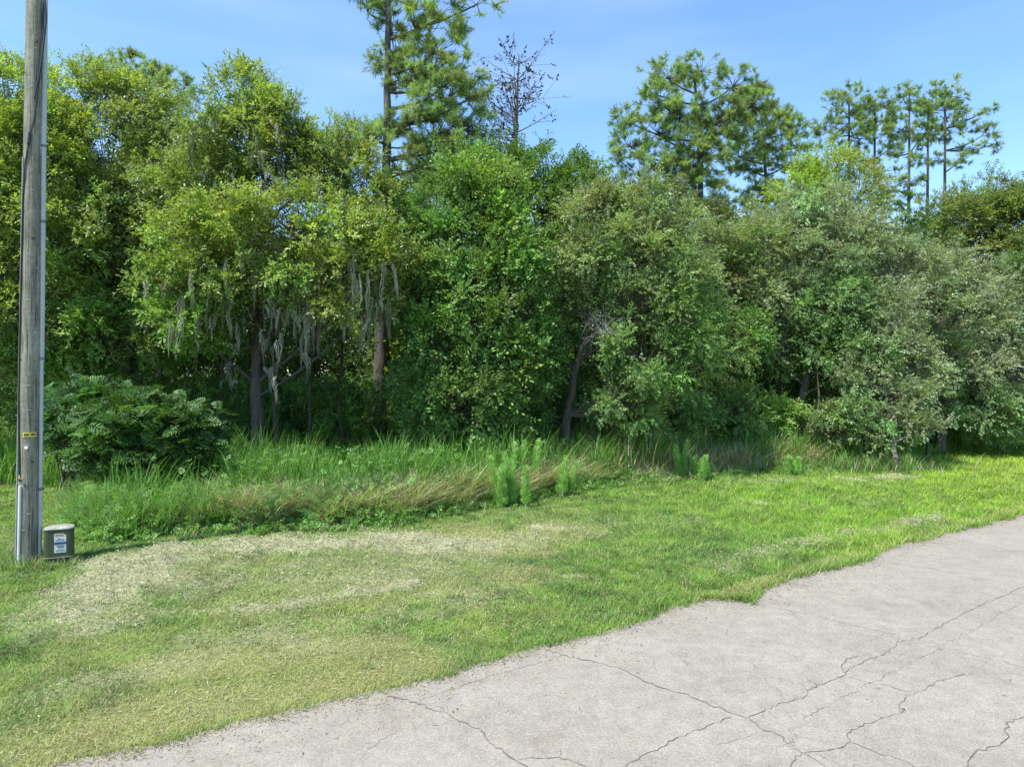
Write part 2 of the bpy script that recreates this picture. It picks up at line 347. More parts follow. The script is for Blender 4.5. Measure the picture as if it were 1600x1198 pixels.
cracks = [
 ([(1181, 946), (1215, 955), (1256, 963), (1297, 972), (1325, 980), (1370, 989), (1404, 998)], 6),
 ([(1404, 998), (1401, 1013), (1382, 1027), (1358, 1035), (1335, 1046), (1318, 1056)], 6),
 ([(1342, 1029), (1322, 1037), (1315, 1044), (1320, 1060), (1296, 1070), (1261, 1084), (1258, 1094), (1222, 1104), (1184, 1121), (1169, 1127)], 9),
 ([(850, 1018), (880, 1029), (928, 1039), (973, 1051), (1011, 1072), (1048, 1085), (1074, 1090), (1095, 1101), (1145, 1121), (1169, 1127)], 12),
 ([(880, 1029), (839, 1042), (791, 1056), (770, 1060), (722, 1077), (691, 1087), (655, 1100)], 5),
 ([(605, 1091), (650, 1103), (677, 1116), (701, 1122), (725, 1135), (753, 1149), (763, 1163), (787, 1182), (808, 1196), (860, 1225), (900, 1270)], 13),
 ([(808, 1194), (840, 1192), (873, 1190), (897, 1197), (930, 1215)], 7), ([(873, 1190), (876, 1176)], 4), ([(677, 1108), (692, 1112), (694, 1120)], 4),
 ([(1145, 1125), (1105, 1140), (1079, 1151), (1031, 1175), (990, 1196), (950, 1222)], 8),
 ([(1169, 1128), (1187, 1144), (1225, 1159), (1236, 1175), (1253, 1183), (1239, 1197), (1228, 1230)], 9),
 ([(1253, 1183), (1273, 1181), (1315, 1175), (1328, 1166), (1322, 1156), (1342, 1142), (1370, 1132), (1411, 1118), (1404, 1111), (1414, 1092), (1445, 1084), (1462, 1070), (1507, 1058)], 8),
 ([(1320, 1061), (1359, 1072), (1390, 1077), (1423, 1089)], 6), ([(1328, 1166), (1359, 1178), (1407, 1194), (1450, 1215)], 7),
 ([(1253, 1183), (1280, 1198), (1300, 1215)], 6),
 ([(1407, 1008), (1445, 999), (1456, 989), (1480, 977), (1511, 960), (1538, 946), (1566, 936), (1600, 919), (1680, 880)], 9),
 ([(1640, 1115), (1597, 1127), (1583, 1130), (1571, 1144), (1573, 1161), (1562, 1171), (1542, 1175), (1521, 1185), (1512, 1197), (1500, 1230)], 10),
 ([(1250, 1130), (1270, 1120), (1325, 1092), (1361, 1072), (1432, 1037), (1493, 1003), (1538, 979), (1600, 944), (1660, 915)], 4),
 ([(1449, 1006), (1514, 1027), (1593, 1046), (1650, 1060)], 4), ([(1363, 876), (1380, 881), (1449, 889), (1497, 903), (1559, 912)], 6),
 ([(1432, 846), (1480, 853), (1531, 862), (1598, 865), (1680, 878)], 6), ([(1105, 1096), (1130, 1112), (1145, 1121)], 3),
 ([(560, 1198), (572, 1180), (590, 1168), (620, 1150)], 4), ([(1180, 1042), (1183, 1055), (1225, 1068), (1258, 1076)], 3),
 ([(1120, 1172), (1160, 1160), (1190, 1150), (1215, 1150)], 3), ([(900, 1108), (935, 1130), (960, 1128)], 3)]
ck = MB()
for pts, wmm in cracks:
    pts = np.array([G(*p) for p in pts]); Q = [pts[0]]
    for a, b_ in zip(pts[:-1], pts[1:]):
        L = np.linalg.norm(b_ - a); kk = max(2, int(L / 0.035)); nrm_ = np.array([-(b_ - a)[1], (b_ - a)[0]]) / L
        for t in np.linspace(0, 1, kk + 1)[1:]:
            q = a + (b_ - a) * t
            if t < 1: q = q + nrm_ * rng.normal(0, 0.010) + nrm_ * 0.05 * L * math.sin(t * math.pi) * rng.choice([-1, 1]) * 0.1
            Q.append(q)
    Q = np.array(Q); t = nrm(np.gradient(Q, axis=0)); nn = np.c_[-t[:, 1], t[:, 0]]
    wv = wmm * 0.001 * 0.34 * rng.uniform(0.35, 1.5, len(Q)); wv[0] *= .2; wv[-1] *= .2
    zz = np.full(len(Q), ZR + 0.004)
    v = np.concatenate([np.c_[Q + nn * wv[:, None], zz], np.c_[Q - nn * wv[:, None], zz]]); kq = len(Q); j = np.arange(kq - 1)
    ck.add(v, np.stack([j + kq, j + kq + 1, j + 1, j], 1))
ck.build('crack', plain('crack_brown', (0.125, 0.108, 0.088), 0.95, 0.5, 5), road)  # cracks are thin dark brown ribbons laid on the asphalt
# bits of clippings and grit on the asphalt
db = MB()
n_ = 420; q = np.stack([rng.uniform(-3, 12, n_), rng.uniform(3, 12, n_)], 1)
n2_ = 7000; xq = rng.uniform(-4, 14, n2_); q = np.concatenate([q, np.stack([xq, edge_y(xq) + .12 - rng.exponential(.22, n2_)], 1)])
q = q[off_road(q[:, 0], q[:, 1]) < -0.01]
a_ = rng.uniform(0, 2 * np.pi, len(q)); L = rng.uniform(0.008, 0.03, len(q)); w = rng.uniform(0.002, 0.0045, len(q))
d = np.c_[np.cos(a_), np.sin(a_)]; e = np.c_[-d[:, 1], d[:, 0]]
v = np.stack([np.c_[q - d * L[:, None], np.full(len(q), ZR + .004)], np.c_[q - e * w[:, None], np.full(len(q), ZR + .012)], np.c_[q + d * L[:, None], np.full(len(q), ZR + .005)], np.c_[q + e * w[:, None], np.full(len(q), ZR + .009)]], 1)
dbc = np.where(rng.random((len(q), 1)) < .88, np.array([[.34, .29, .17]]), np.array([[.07, .06, .05]]))
db.add(v.reshape(-1, 3), np.arange(len(q) * 4).reshape(-1, 4), dbc)
tag(db.build('road_debris', M_straw), 'scattered dry clippings and grit lying on the pale cracked road', 'debris', kind='stuff')

# compound leaf template: rachis along +x with paired leaflets, slightly arched
def frond_template(n=9, L=1.0, pl=0.28, pw=0.05, arch=0.25, taper=True, skew=0.5, tip=True):
    v = []; f = []
    for i_ in range(n):
        t = (i_ + 0.6) / n; x = L * t; z = -arch * t * t * L
        s = pl * (math.sin(math.pi * min(1, .15 + t * .85)) ** .7 if taper else 1)
        for sg in (-1, 1):
            d = np.array([skew, sg * 1.0, rng.uniform(-.25, .15)]); d /= np.linalg.norm(d); e = np.array([1, -sg * skew, 0.]); e /= np.linalg.norm(e)
            b0 = np.array([x, 0, z]); k = len(v)
            v += [b0, b0 + d * s * .45 + e * pw * .5, b0 + d * s + np.array([0, 0, -.08 * s]), b0 + d * s * .45 - e * pw * .5]; f.append([k, k + 1, k + 2, k + 3])
    k = len(v); w = .008 * L
    v += [np.array([0, -w, 0]), np.array([0, w, 0]), np.array([L, w * .3, -arch * L]), np.array([L, -w * .3, -arch * L])]; f.append([k, k + 1, k + 2, k + 3])
    return np.array(v), np.array(f)
# ---------------------------------------------------------------- lawn
def blades(mb, x, y, z, h, w, lean, col, segs=1, az=None, curl=0.0):
    N = len(x); az = rng.uniform(0, 2 * np.pi, N) if az is None else az
    d = np.stack([np.cos(az), np.sin(az), np.zeros(N)], 1)
    s = np.stack([-np.sin(az + rng.normal(0, .6, N)), np.cos(az), np.zeros(N)], 1)
    b0 = np.stack([x, y, z], 1); rows = []
    for k in range(segs + 1):
        t = k / segs
        hz = h * (t - curl * t * t * 0.5); hx = h * lean * (t ** 1.8 if segs > 1 else t)
        c = b0 + d * hx[:, None] + np.array([0, 0, 1]) * hz[:, None]
        wk = w * (1 - t) ** 0.7 if segs > 1 else w * (1 - t)
        if k < segs: rows += [c - s * wk[:, None] * .5, c + s * wk[:, None] * .5]
        else: rows += [c]
    v = np.stack(rows, 1); nv = v.shape[1]; base = (np.arange(N) * nv)[:, None]
    fs = [np.array([2 * k, 2 * k + 1, 2 * k + 3, 2 * k + 2]) for k in range(segs - 1)]
    off = mb.n
    mb.add(v.reshape(-1, 3), (base + np.array([2 * segs - 2, 2 * segs - 1, 2 * segs])), col)
    if fs:
        ff = (base[:, None] + np.stack(fs)[None]).reshape(-1, 4)
        mb.f.setdefault(4, []).append((ff + off, np.repeat(np.asarray(col, dtype=np.float32), segs - 1, axis=0)))

def scatter(n, x0, x1, y0, y1):
    return rng.uniform(x0, x1, n), rng.uniform(y0, y1, n)
def in_view(x, y, mrg=1.6):
    return (np.abs(x) < y * 0.75 + mrg)
lawn = MB(); straw = MB()
for (y0, y1, dens, hs, ws) in ((3.3, 6.5, 5200, 0.034, 0.0055), (6.5, 9.5, 3600, 0.038, 0.0075), (9.5, 14, 2000, 0.042, 0.011), (14, 20, 1000, 0.05, 0.016), (20, 40, 350, 0.06, 0.028)):
    xr = y1 * 0.75 + 1.6
    x, y = scatter(int(2 * xr * (y1 - y0) * dens), -xr, xr, y0, y1)
    o = off_road(x, y); ok = in_view(x, y) & (o > -0.05 + 0.12 * (rng.random(len(x)) - .5)) & (y < brush_y(x) + 0.6)
    x, y, o = x[ok], y[ok], o[ok]
    tk = thatch(x, y); ok = (rng.random(len(x)) > tk * 0.93 + 0.5 * sand(x, y)); x, y, o, tk = x[ok], y[ok], o[ok], tk[ok]
    yl = yellow(x, y)
    c = lawn_col(x, y) * rng.uniform(0.65, 1.4, (len(x), 1)) * rng.uniform(.9, 1.1, (len(x), 3))
    dead = rng.random(len(x)) < 0.10 + 0.42 * yl; c[dead] = (YEL * .55 + STRAW * .45) * rng.uniform(0.6, 1.15, (dead.sum(), 1))
    lumps = 0.55 + 0.95 * fbm(x, y, 2.8, 91)
    edgeb = 1 + 0.6 * np.exp(-(o / 0.22) ** 2)
    lush = 1 + 0.5 * np.clip((x - 0.5) / 4, 0, 1)
    h = hs * rng.uniform(0.5, 1.5, len(x)) * lumps * edgeb * lush * (1 - .35 * yl)
    blades(lawn, x, y, relief(x, y) - 0.004 + np.where(o < 0.02, ZR, 0), h, np.full(len(x), ws) * rng.uniform(.7, 1.3, len(x)), rng.uniform(0.2, 2.0, len(x)), c, segs=2 if y1 < 10 else 1)
    xe = rng.uniform(-6, 26, int(9000 * (1 if y0 < 14 else .4))); oe = rng.uniform(-.16, .10, len(xe)); ye = edge_y(xe) + (fbm(xe, xe * .4, 2.2, 81) - 0.5) * 0.22 + oe / .83
    ok = (ye >= y0) & (ye < y1) & in_view(xe, ye) & (vnoise(xe * 3.1, xe * 0, 66) + .5 * vnoise(xe * 9, xe * 0, 67) > .75 - oe * 2); xe, ye = xe[ok], ye[ok]
    if len(xe): blades(lawn, xe, ye, np.full(len(xe), ZR - .01), hs * rng.uniform(.8, 2.2, len(xe)), np.full(len(xe), ws * 1.1), rng.uniform(.4, 2.2, len(xe)), (lawn_col(xe, ye) * .9 + np.array([.03, .02, 0])) * rng.uniform(.6, 1.3, (len(xe), 1)), segs=2, az=rng.normal(-1.0, 1.0, len(xe)))
    # clippings, lying loosely
    nd = int(2 * xr * (y1 - y0) * dens * 0.75); x, y = scatter(nd, -xr, xr, y0, y1)
    tk = thatch(x, y); yl = yellow(x, y); pr = np.maximum(tk, 0.22 * yl + 0.05)
    ok = in_view(x, y) & (off_road(x, y) > 0.03) & (y < brush_y(x) + .8) & (rng.random(nd) < pr); x, y, tk = x[ok], y[ok], tk[ok]
    c = STRAW * rng.uniform(.5, 1.2, (len(x), 1)) * rng.uniform(.93, 1.07, (len(x), 3))
    gr = rng.random(len(x)) < .42; c[gr] = np.array([.20, .23, .11]) * rng.uniform(.6, 1.3, (gr.sum(), 1))
    bl = np.full(len(x), 1.0); az = rng.uniform(0, 2 * np.pi, len(x)); Ls = hs * rng.uniform(.6, 1.7, len(x)); tilt = rng.normal(0, .28, len(x))
    d = np.stack([np.cos(az) * np.cos(tilt), np.sin(az) * np.cos(tilt), np.sin(tilt)], 1); s = np.stack([-np.sin(az), np.cos(az), rng.normal(0, .5, len(x))], 1)
    c0 = np.stack([x, y, relief(x, y) + 0.006 + rng.exponential(.010, len(x)) * (0.4 + 1.5 * tk)], 1); w2 = (ws * rng.uniform(.4, .9, len(x)))[:, None]
    v = np.stack([c0 - d * Ls[:, None] * .5, c0 + s * w2 * .5, c0 + d * Ls[:, None] * .5, c0 - s * w2 * .5], 1)
    straw.add(v.reshape(-1, 3), np.arange(len(x) * 4).reshape(-1, 4), c)
for (cx_, cy_, n_, rr_, hh_) in ((-6.5, 9.02, 520, .26, .10), (-6.05, 9.1, 420, .27, .09), (-6.5, 9.2, 260, .3, .16), (-7.3, 9.4, 500, .5, .12)):
    a_ = rng.uniform(0, 6.28, n_); q_ = rr_ * rng.uniform(.5, 1.15, n_); x = cx_ + np.cos(a_) * q_; y = cy_ + np.sin(a_) * q_
    cc_ = lawn_col(x, y) * rng.uniform(.7, 1.4, (n_, 1)); dd_ = rng.random(n_) < .3; cc_[dd_] = STRAW * .8
    blades(lawn, x, y, relief(x, y), hh_ * rng.uniform(.4, 1.5, n_), np.full(n_, .008), rng.uniform(.2, 1.4, n_), cc_, segs=3)
LW = frond_template(3, .5, .26, .14, .15)
n_ = 2600; x = rng.uniform(-9, 16, n_); y = rng.uniform(4, 18, n_); ok = (off_road(x, y) > .1) & (y < brush_y(x)) & (fbm(x, y, .8, 161) > .52) & (rng.random(n_) > thatch(x, y)); x, y = x[ok], y[ok]; n_ = len(x)
d_ = rng.normal(size=(n_, 3)); d_[:, 2] = np.abs(d_[:, 2]) * .25 + .15
inst(lawn, LW[0], LW[1], frames(d_, np.tile([0, 0, 1.], (n_, 1)) + .3 * rand_unit(n_)), np.stack([x, y, relief(x, y) + .012], 1), rng.uniform(.07, .15, n_), np.array([.10, .20, .045]) * rng.uniform(.7, 1.4, (n_, 1)), .2)
tag(lawn.build('lawn', M_grass), 'mown green and yellowing grass of the roadside verge', 'grass', kind='stuff')
tag(straw.build('clippings', M_straw), 'dry tan mown clippings lying in rows on the verge', 'clippings', kind='stuff')

# ---------------------------------------------------------------- tall grass, weeds
tg = MB()
def tall(n, x0, x1, d0, d1, hh, wid, cols, lean=(.05, .6), clump=1.4, seed=100):
    x = rng.uniform(x0, x1, n); t = rng.uniform(0, 1, n); y = brush_y(x) + d0 + (d1 - d0) * t
    kp = .6 * fbm(x, y, clump, seed, 3) + .4 * vnoise(x * clump * 3.2, y * clump * 3.2, seed + 7); ok = kp + rng.random(n) * .3 > .60; x, y, kp = x[ok], y[ok], kp[ok]
    h = hh * np.clip(0.35 + 1.6 * (kp - .2), .3, 1.4) * rng.uniform(.55, 1.15, len(x))
    h = h * np.clip(.30 + (y - brush_y(x)) / 1.1, .3, 1)
    ci = ((fbm(x, y, 1.7, seed + 3, 3) * 2.2 - .6 + rng.normal(0, .22, len(x))) % 1.0 * len(cols) * .999).astype(int); c = np.array(cols)[ci] * rng.uniform(.65, 1.35, (len(x), 1)) * rng.uniform(.93, 1.07, (len(x), 3))
    blades(tg, x, y, relief(x, y), h, np.full(len(x), wid * 1.25) * rng.uniform(.6, 1.4, len(x)), rng.uniform(*lean, len(x)), c, segs=4, curl=.25)
DK = (.075, .19, .035); MG = (.11, .25, .04); LG = (.17, .33, .06); TN = (.50, .45, .31); TB = (.34, .29, .20); GG = (.20, .28, .12)
tall(34000, -13, 3, 1.2, 5.4, 1.30, .020, [DK, MG, MG, LG])
tall(9000, -17, -9.3, .3, 4.5, 1.2, .022, [LG, LG, (.24, .36, .07), MG])
tall(24000, 1, 9, .7, 4.0, 1.12, .020, [DK, MG, MG, LG, TN])
tall(22000, 8, 24, .5, 4.5, .95, .024, [DK, MG, LG, MG])
tall(7000, 3, 9, .3, 1.6, .75, .017, [TN, TN, TB, MG], seed=140)
tall(5000, 14, 24, -.2, 1.5, .6, .022, [DK, MG, LG])
# front of the rough: short matted weeds, straw, ferny stuff
tall(9000, -8.4, 9, -.9, .3, .17, .012, [MG, LG, LG, GG], lean=(.3, 1.4), seed=118, clump=1.8)
tall(24000, -8.6, 3.5, -.15, 1.6, .50, .014, [MG, LG, LG, GG, TN], lean=(.2, 1.5), seed=120, clump=1.5)
tall(9000, -8.4, -4.6, .2, 1.8, .85, .014, [LG, LG, GG, MG], lean=(.1, .9), seed=124, clump=1.5)
tall(15000, -5.2, 2.5, .4, 2.0, .68, .015, [TN, TB, TN, GG, LG], lean=(.4, 1.8), seed=130, clump=1.6)
tall(5000, 12.5, 24, -.3, 2.2, .85, .024, [MG, LG, DK], lean=(.1, .9), seed=126, clump=.9)
tall(9000, 6, 22, .2, 2.6, 1.05, .022, [MG, LG, LG, DK], lean=(.1, .8), seed=125, clump=1.2)
tall(11000, -5.2, 1.4, .5, 1.9, .78, .015, [(.58, .52, .38), TN, (.48, .44, .30), TB, GG], lean=(.3, 1.6), seed=131, clump=1.8)
tall(3000, 3, 9, .5, 1.8, .8, .018, [(.58, .52, .38), TN, TB], lean=(.3, 1.2), seed=132, clump=1.3)
tall(7000, 3, 14, .0, 1.6, .45, .016, [TN, TB, GG], lean=(.4, 1.6), seed=133, clump=1.6)
tall(16000, 1.5, 14, -.1, 1.1, .38, .016, [MG, LG, LG, GG, TN], lean=(.2, 1.2), seed=121, clump=1.8)
n_ = 2600; x = rng.normal(10.1, .75, n_); y = rng.normal(18.75, .38, n_); kk_ = vnoise(x * 3, y * 3, 177); h_ = (.25 + .55 * kk_) * rng.uniform(.5, 1.1, n_)
blades(tg, x, y, relief(x, y), h_, np.full(n_, .022) * rng.uniform(.6, 1.3, n_), rng.uniform(.1, .9, n_), np.array([MG, DK, LG, GG, TB])[rng.integers(0, 5, n_)] * rng.uniform(.7, 1.3, (n_, 1)), segs=4, curl=.25)
tag(tg.build('tall_grass', M_grass), 'tall uncut grass and straw along the foot of the woods', 'grass', kind='stuff')

# double-feathered fern frond
def fern_template():
    v = []; f = []
    for i_ in range(13):
        t = (i_ + .8) / 13; x = t; z = .16 * math.sin(t * 3) - .42 * t * t; s = .25 * math.sin(math.pi * min(1, .25 + .75 * t)) ** .8 + .02
        for sg in (-1, 1):
            d = np.array([.35, sg, rng.uniform(-.2, .1)]); d /= np.linalg.norm(d)
            for q_ in range(4):
                a = (q_ + .3) / 4 * s; b0 = np.array([x, 0, z]) + d * a
                for s2 in (-1, 1):
                    e = np.array([s2 * .9, sg * .5, rng.uniform(-.3, .1)]); e /= np.linalg.norm(e); ln = .062 * (1 - .5 * q_ / 4) * rng.uniform(.6, 1.3); k = len(v)
                    v += [b0, b0 + e * ln * .5 + d * .014, b0 + e * ln + np.array([0, 0, rng.normal(0, .015)]), b0 + e * ln * .5 - d * .014]; f.append([k, k + 1, k + 2, k + 3])
    return np.array(v), np.array(f)
FT = fern_template()
wd_ = MB()
# feathery weeds through the front of the rough
def feather(n, x0, x1, d0, d1, base, cols, up=.9, size=(.16, .34)):
    x = rng.uniform(x0, x1, n); y = brush_y(x) + rng.uniform(d0, d1, n); kp = fbm(x, y, 1.3, 150, 3); ok = kp + .3 * rng.random(n) > .58; x, y = x[ok], y[ok]; N = len(x)
    d = rng.normal(size=(N, 3)); d[:, 2] = np.abs(d[:, 2]) * .4 + up; d[:, 1] -= .25
    S = rng.uniform(*size, N); z = relief(x, y) + base * rng.uniform(.2, 1, N)
    c = np.array(cols)[rng.integers(0, len(cols), N)] * rng.uniform(.7, 1.3, (N, 1))
    inst(wd_, FT[0], FT[1], frames(d, rand_unit(N) * .5 + np.array([0, -.6, .6])), np.stack([x, y, z], 1), S, c)
PF = (.27, .40, .17); PG = (.18, .35, .09)
feather(400, -8.4, -3.0, .1, 1.9, .55, [PF, PG, PG, MG])
feather(260, -3.5, 2.5, .2, 1.5, .25, [PF, PG, MG])
feather(350, 4, 14, .0, .9, .15, [PG, MG, LG], size=(.2, .4))
# small broad-leaved weeds
LT = frond_template(3, .5, .24, .13, .1)
for (n, x0, x1, d0, d1, hh) in ((5200, -8, 2, -.1, 2.0, .62), (4200, 1, 15, -.1, 1.5, .45), (3600, -6, 14, 1.2, 4.5, 1.05)):
    x = rng.uniform(x0, x1, n); y = brush_y(x) + rng.uniform(d0, d1, n); d = rng.normal(size=(n, 3)); d[:, 2] = np.abs(d[:, 2]) * .6 + .2
    c = np.array([PG, MG, LG, DK])[rng.integers(0, 4, n)] * rng.uniform(.7, 1.3, (n, 1))
    inst(wd_, LT[0], LT[1], frames(d, np.tile([0, -.3, 1.], (n, 1)) + .4 * rand_unit(n)), np.stack([x, y, rng.uniform(.03, hh, n) * np.clip(.2 + (y - brush_y(x)) / 1.2, .15, 1)], 1), rng.uniform(.16, .34, n), c)
tag(wd_.build('weeds', M_leaf), 'low feathery and broad leaved weeds at the edge of the rough', 'weeds', kind='stuff')

# ---------------------------------------------------------------- trees
def leaf_spray(nl=13, L=.30, ll=.085, lw=.038, spread=1.0):
    v = []; f = []
    for i_ in range(nl):
        t = (i_ + rng.random()) / nl; b0 = np.array([L * t, 0, -.10 * L * t * t]) + rng.normal(0, .012, 3)
        a = rng.uniform(0, 2 * np.pi); sd_ = math.sin(a)
        d = np.array([rng.uniform(.2, 1.0), math.cos(a) * spread, sd_ * .55 * spread]); d /= np.linalg.norm(d)
        nrm0 = np.array([rng.normal(0, .45), rng.normal(0, .45), 1.0]); e = np.cross(nrm0, d); e /= np.linalg.norm(e)
        l_ = ll * rng.uniform(.7, 1.2); w_ = lw * rng.uniform(.8, 1.2); k = len(v)
        v += [b0, b0 + d * l_ * .5 + e * w_ * .5, b0 + d * l_, b0 + d * l_ * .5 - e * w_ * .5]; f.append([k, k + 1, k + 2, k + 3])
    return np.array(v), np.array(f)
def needle_tuft(nn=44, L=.155, w=.0095, back=.55):
    v = []; f = []
    for i_ in range(nn):
        d = rng.normal(size=3); d /= np.linalg.norm(d); d = d + np.array([back, 0, 0]); d /= np.linalg.norm(d)
        e = np.cross(d, rng.normal(size=3)); e /= np.linalg.norm(e); b0 = np.array([rng.uniform(-.16, .02), 0, 0]); l_ = L * rng.uniform(.7, 1.1); k = len(v)
        v += [b0 - e * w * .5, b0 + e * w * .5, b0 + d * l_]; f.append([k, k + 1, k + 2])
    return np.array(v), np.array(f)
SPR = [leaf_spray() for _ in range(4)]
SPR_S = [leaf_spray(15, .28, .07, .034) for _ in range(3)]
SPR_B = [leaf_spray(12, .32, .10, .05) for _ in range(3)]
TUFT = [needle_tuft() for _ in range(3)]

def grow(root, trunk, lobes, col, mats, kind='oak', r0=.17, dens=1.0, sprays=SPR, clump_r=.42, size=1.03, tipcol=None, gap=.25, limb_r=.045, hubdrop=.35, seed=None, nleaf=44, sides=9, tlob=None):
    """trunk: list of (px,py,Y); lobes: (px,py,rx,ry,Y[,color factor]) in photo pixels"""
    global rng
    if seed is not None: rng = np.random.default_rng(seed)
    tp = np.array([P(*q) for q in trunk]); tp[0][2] = -0.05
    # smooth / densify the trunk
    tt = np.linspace(0, len(tp) - 1, len(tp) * 5); tpd = np.stack([np.interp(tt, range(len(tp)), tp[:, i_]) for i_ in range(3)], 1)
    tpd[1:-1] = (tpd[:-2] + tpd[1:-1] * 2 + tpd[2:]) / 4
    tpd[1:, :2] += rng.normal(0, r0 * (.12 if kind == 'oak' else .03), (len(tpd) - 1, 2))
    hfrac = (tpd[:, 2] - tpd[0, 2]) / (tpd[-1, 2] - tpd[0, 2]); rt = r0 * (1 - .8 * hfrac) + r0 * .45 * np.exp(-hfrac * 18)
    bm_ = MB(); tube(bm_, tpd, rt, sides, rough=.07)
    bm_.build('trunk', mats[0], root, smooth=True)
    lm = MB(); cm_ = MB()
    base = np.asarray(col, float)
    for lb in lobes:
        px, py, rx, ry, Yd = lb[:5]; cf = np.asarray(lb[5] if len(lb) > 5 else (1, 1, 1), float)
        c = P(px, py, Yd); sx, sz = rx / F * Yd, ry / F * Yd; sy = min(sx, 1.7) * .9 if kind == 'oak' else sx * .9
        # limb from the trunk
        hub = c - np.array([0, 0, sz * hubdrop])
        hd = np.hypot(*(hub - tpd[np.argmin(abs(tpd[:, 2] - hub[2]))])[:2]); zt = hub[2] - hd * (.75 if kind == 'oak' else .35)
        k = np.argmin(abs(tpd[:, 2] - max(zt, tpd[-1, 2] * (.22 if kind == 'oak' else .3)))); s0 = tpd[k]
        midp = s0 * .45 + hub * .55 + np.array([0, 0, -.12 * hd]) + rng.normal(0, .08 * (1 + hd * .3), 3)
        lr = min(rt[k] * .75, limb_r * (.7 + .5 * sx))
        tube(lm, bez(s0, midp, hub, 8), np.linspace(lr, lr * .45, 8), 5, rough=.08, cap=False)
        vol = sx * sz; K = max(5, int((18 if kind == 'oak' else 26) * dens * vol / (clump_r / .42) ** 2 + 3))
        dr = rand_unit(K); rad = rng.uniform(.35, 1, K) ** .6
        cc = c + dr * rad[:, None] * np.array([sx, sy, sz]); cc = cc + rng.normal(0, .06, cc.shape)
        cc[:, 2] = np.maximum(cc[:, 2], .25)
        cr_ = clump_r * rng.uniform(.55, 1.35, K)
        for q_ in range(K):
            m1 = (hub + cc[q_]) / 2 + rng.normal(0, .10, 3) + np.array([0, 0, -.06])
            tube(lm, bez(hub, m1, cc[q_], 5), np.linspace(lr * .26, .006 * size, 5), 4, cap=False)
        ns = np.maximum(3, (nleaf * (cr_ / clump_r) ** 2 * rng.uniform(.6, 1.2, K))).astype(int); N = ns.sum(); idx = np.repeat(np.arange(K), ns)
        out_ = dr[idx]; d = rand_unit(N) + .55 * out_ + np.array([0, 0, .25]); d = nrm(d)
        T = cc[idx] + d * (cr_[idx] * rng.uniform(.1, .85, N))[:, None] * np.array([1, 1, .85])
        T[:, 2] = np.maximum(T[:, 2], .1)
        ccol = base * 1.45 * cf * rng.uniform(.68, 1.32, (K, 1)) * rng.uniform(.9, 1.1, (K, 3))
        sc_ = ccol[idx] * rng.uniform(.8, 1.2, (N, 1))
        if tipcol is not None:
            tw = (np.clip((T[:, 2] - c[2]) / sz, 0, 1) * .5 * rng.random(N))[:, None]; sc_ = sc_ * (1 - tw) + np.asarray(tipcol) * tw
        up = np.tile([-.1, -.25, 1.], (N, 1)) + .55 * rand_unit(N)
        fr = frames(d, up); S = size * rng.uniform(.75, 1.25, N); which = rng.integers(0, len(sprays), N)
        for w_ in range(len(sprays)):
            s_ = which == w_
            if s_.any(): inst(cm_, sprays[w_][0], sprays[w_][1], fr[s_], T[s_], S[s_], sc_[s_], .28, .05)
        if kind == 'oak' and sx > .35:           # leafy shoots that break the outline
            ns_ = int(10 + 16 * vol); sd0 = rand_unit(ns_); sd0[:, 2] = np.abs(sd0[:, 2]); b1 = c + sd0 * np.array([sx, sy, sz]) * .85
            dd = nrm(sd0 * [.6, .6, .5] + rng.normal(0, .3, (ns_, 3)) + [0, 0, .55]); Ls = rng.uniform(.25, .75, ns_) * min(1, sx)
            m_ = 7; tq = np.tile(np.linspace(.2, 1, m_), ns_); ii = np.repeat(np.arange(ns_), m_)
            TT = b1[ii] + dd[ii] * (tq * Ls[ii])[:, None] + rng.normal(0, .03, (len(ii), 3)); d2 = nrm(dd[ii] * .7 + rand_unit(len(ii)) * .8)
            inst(cm_, sprays[0][0], sprays[0][1], frames(d2, np.tile([-.1, -.25, 1.], (len(ii), 1)) + .5 * rand_unit(len(ii))), TT, size * rng.uniform(.5, .95, len(ii)), base * 1.35 * cf * rng.uniform(.8, 1.25, (ns_, 1))[ii], .28, .05)
            for q_ in range(ns_): tube(lm, [hub + (b1[q_] - hub) * .3, b1[q_], b1[q_] + dd[q_] * Ls[q_]], [.012, .007, .004], 3, cap=False)
        if kind == 'pine':
            for a_, b_ in zip(idx[::2], T[::2]): tube(lm, [cc[a_], b_], [.012 * size, .006 * size], 3, cap=False)
    lm.build('limbs', mats[0], root, smooth=True)
    return cm_.build('crown', mats[1], root)

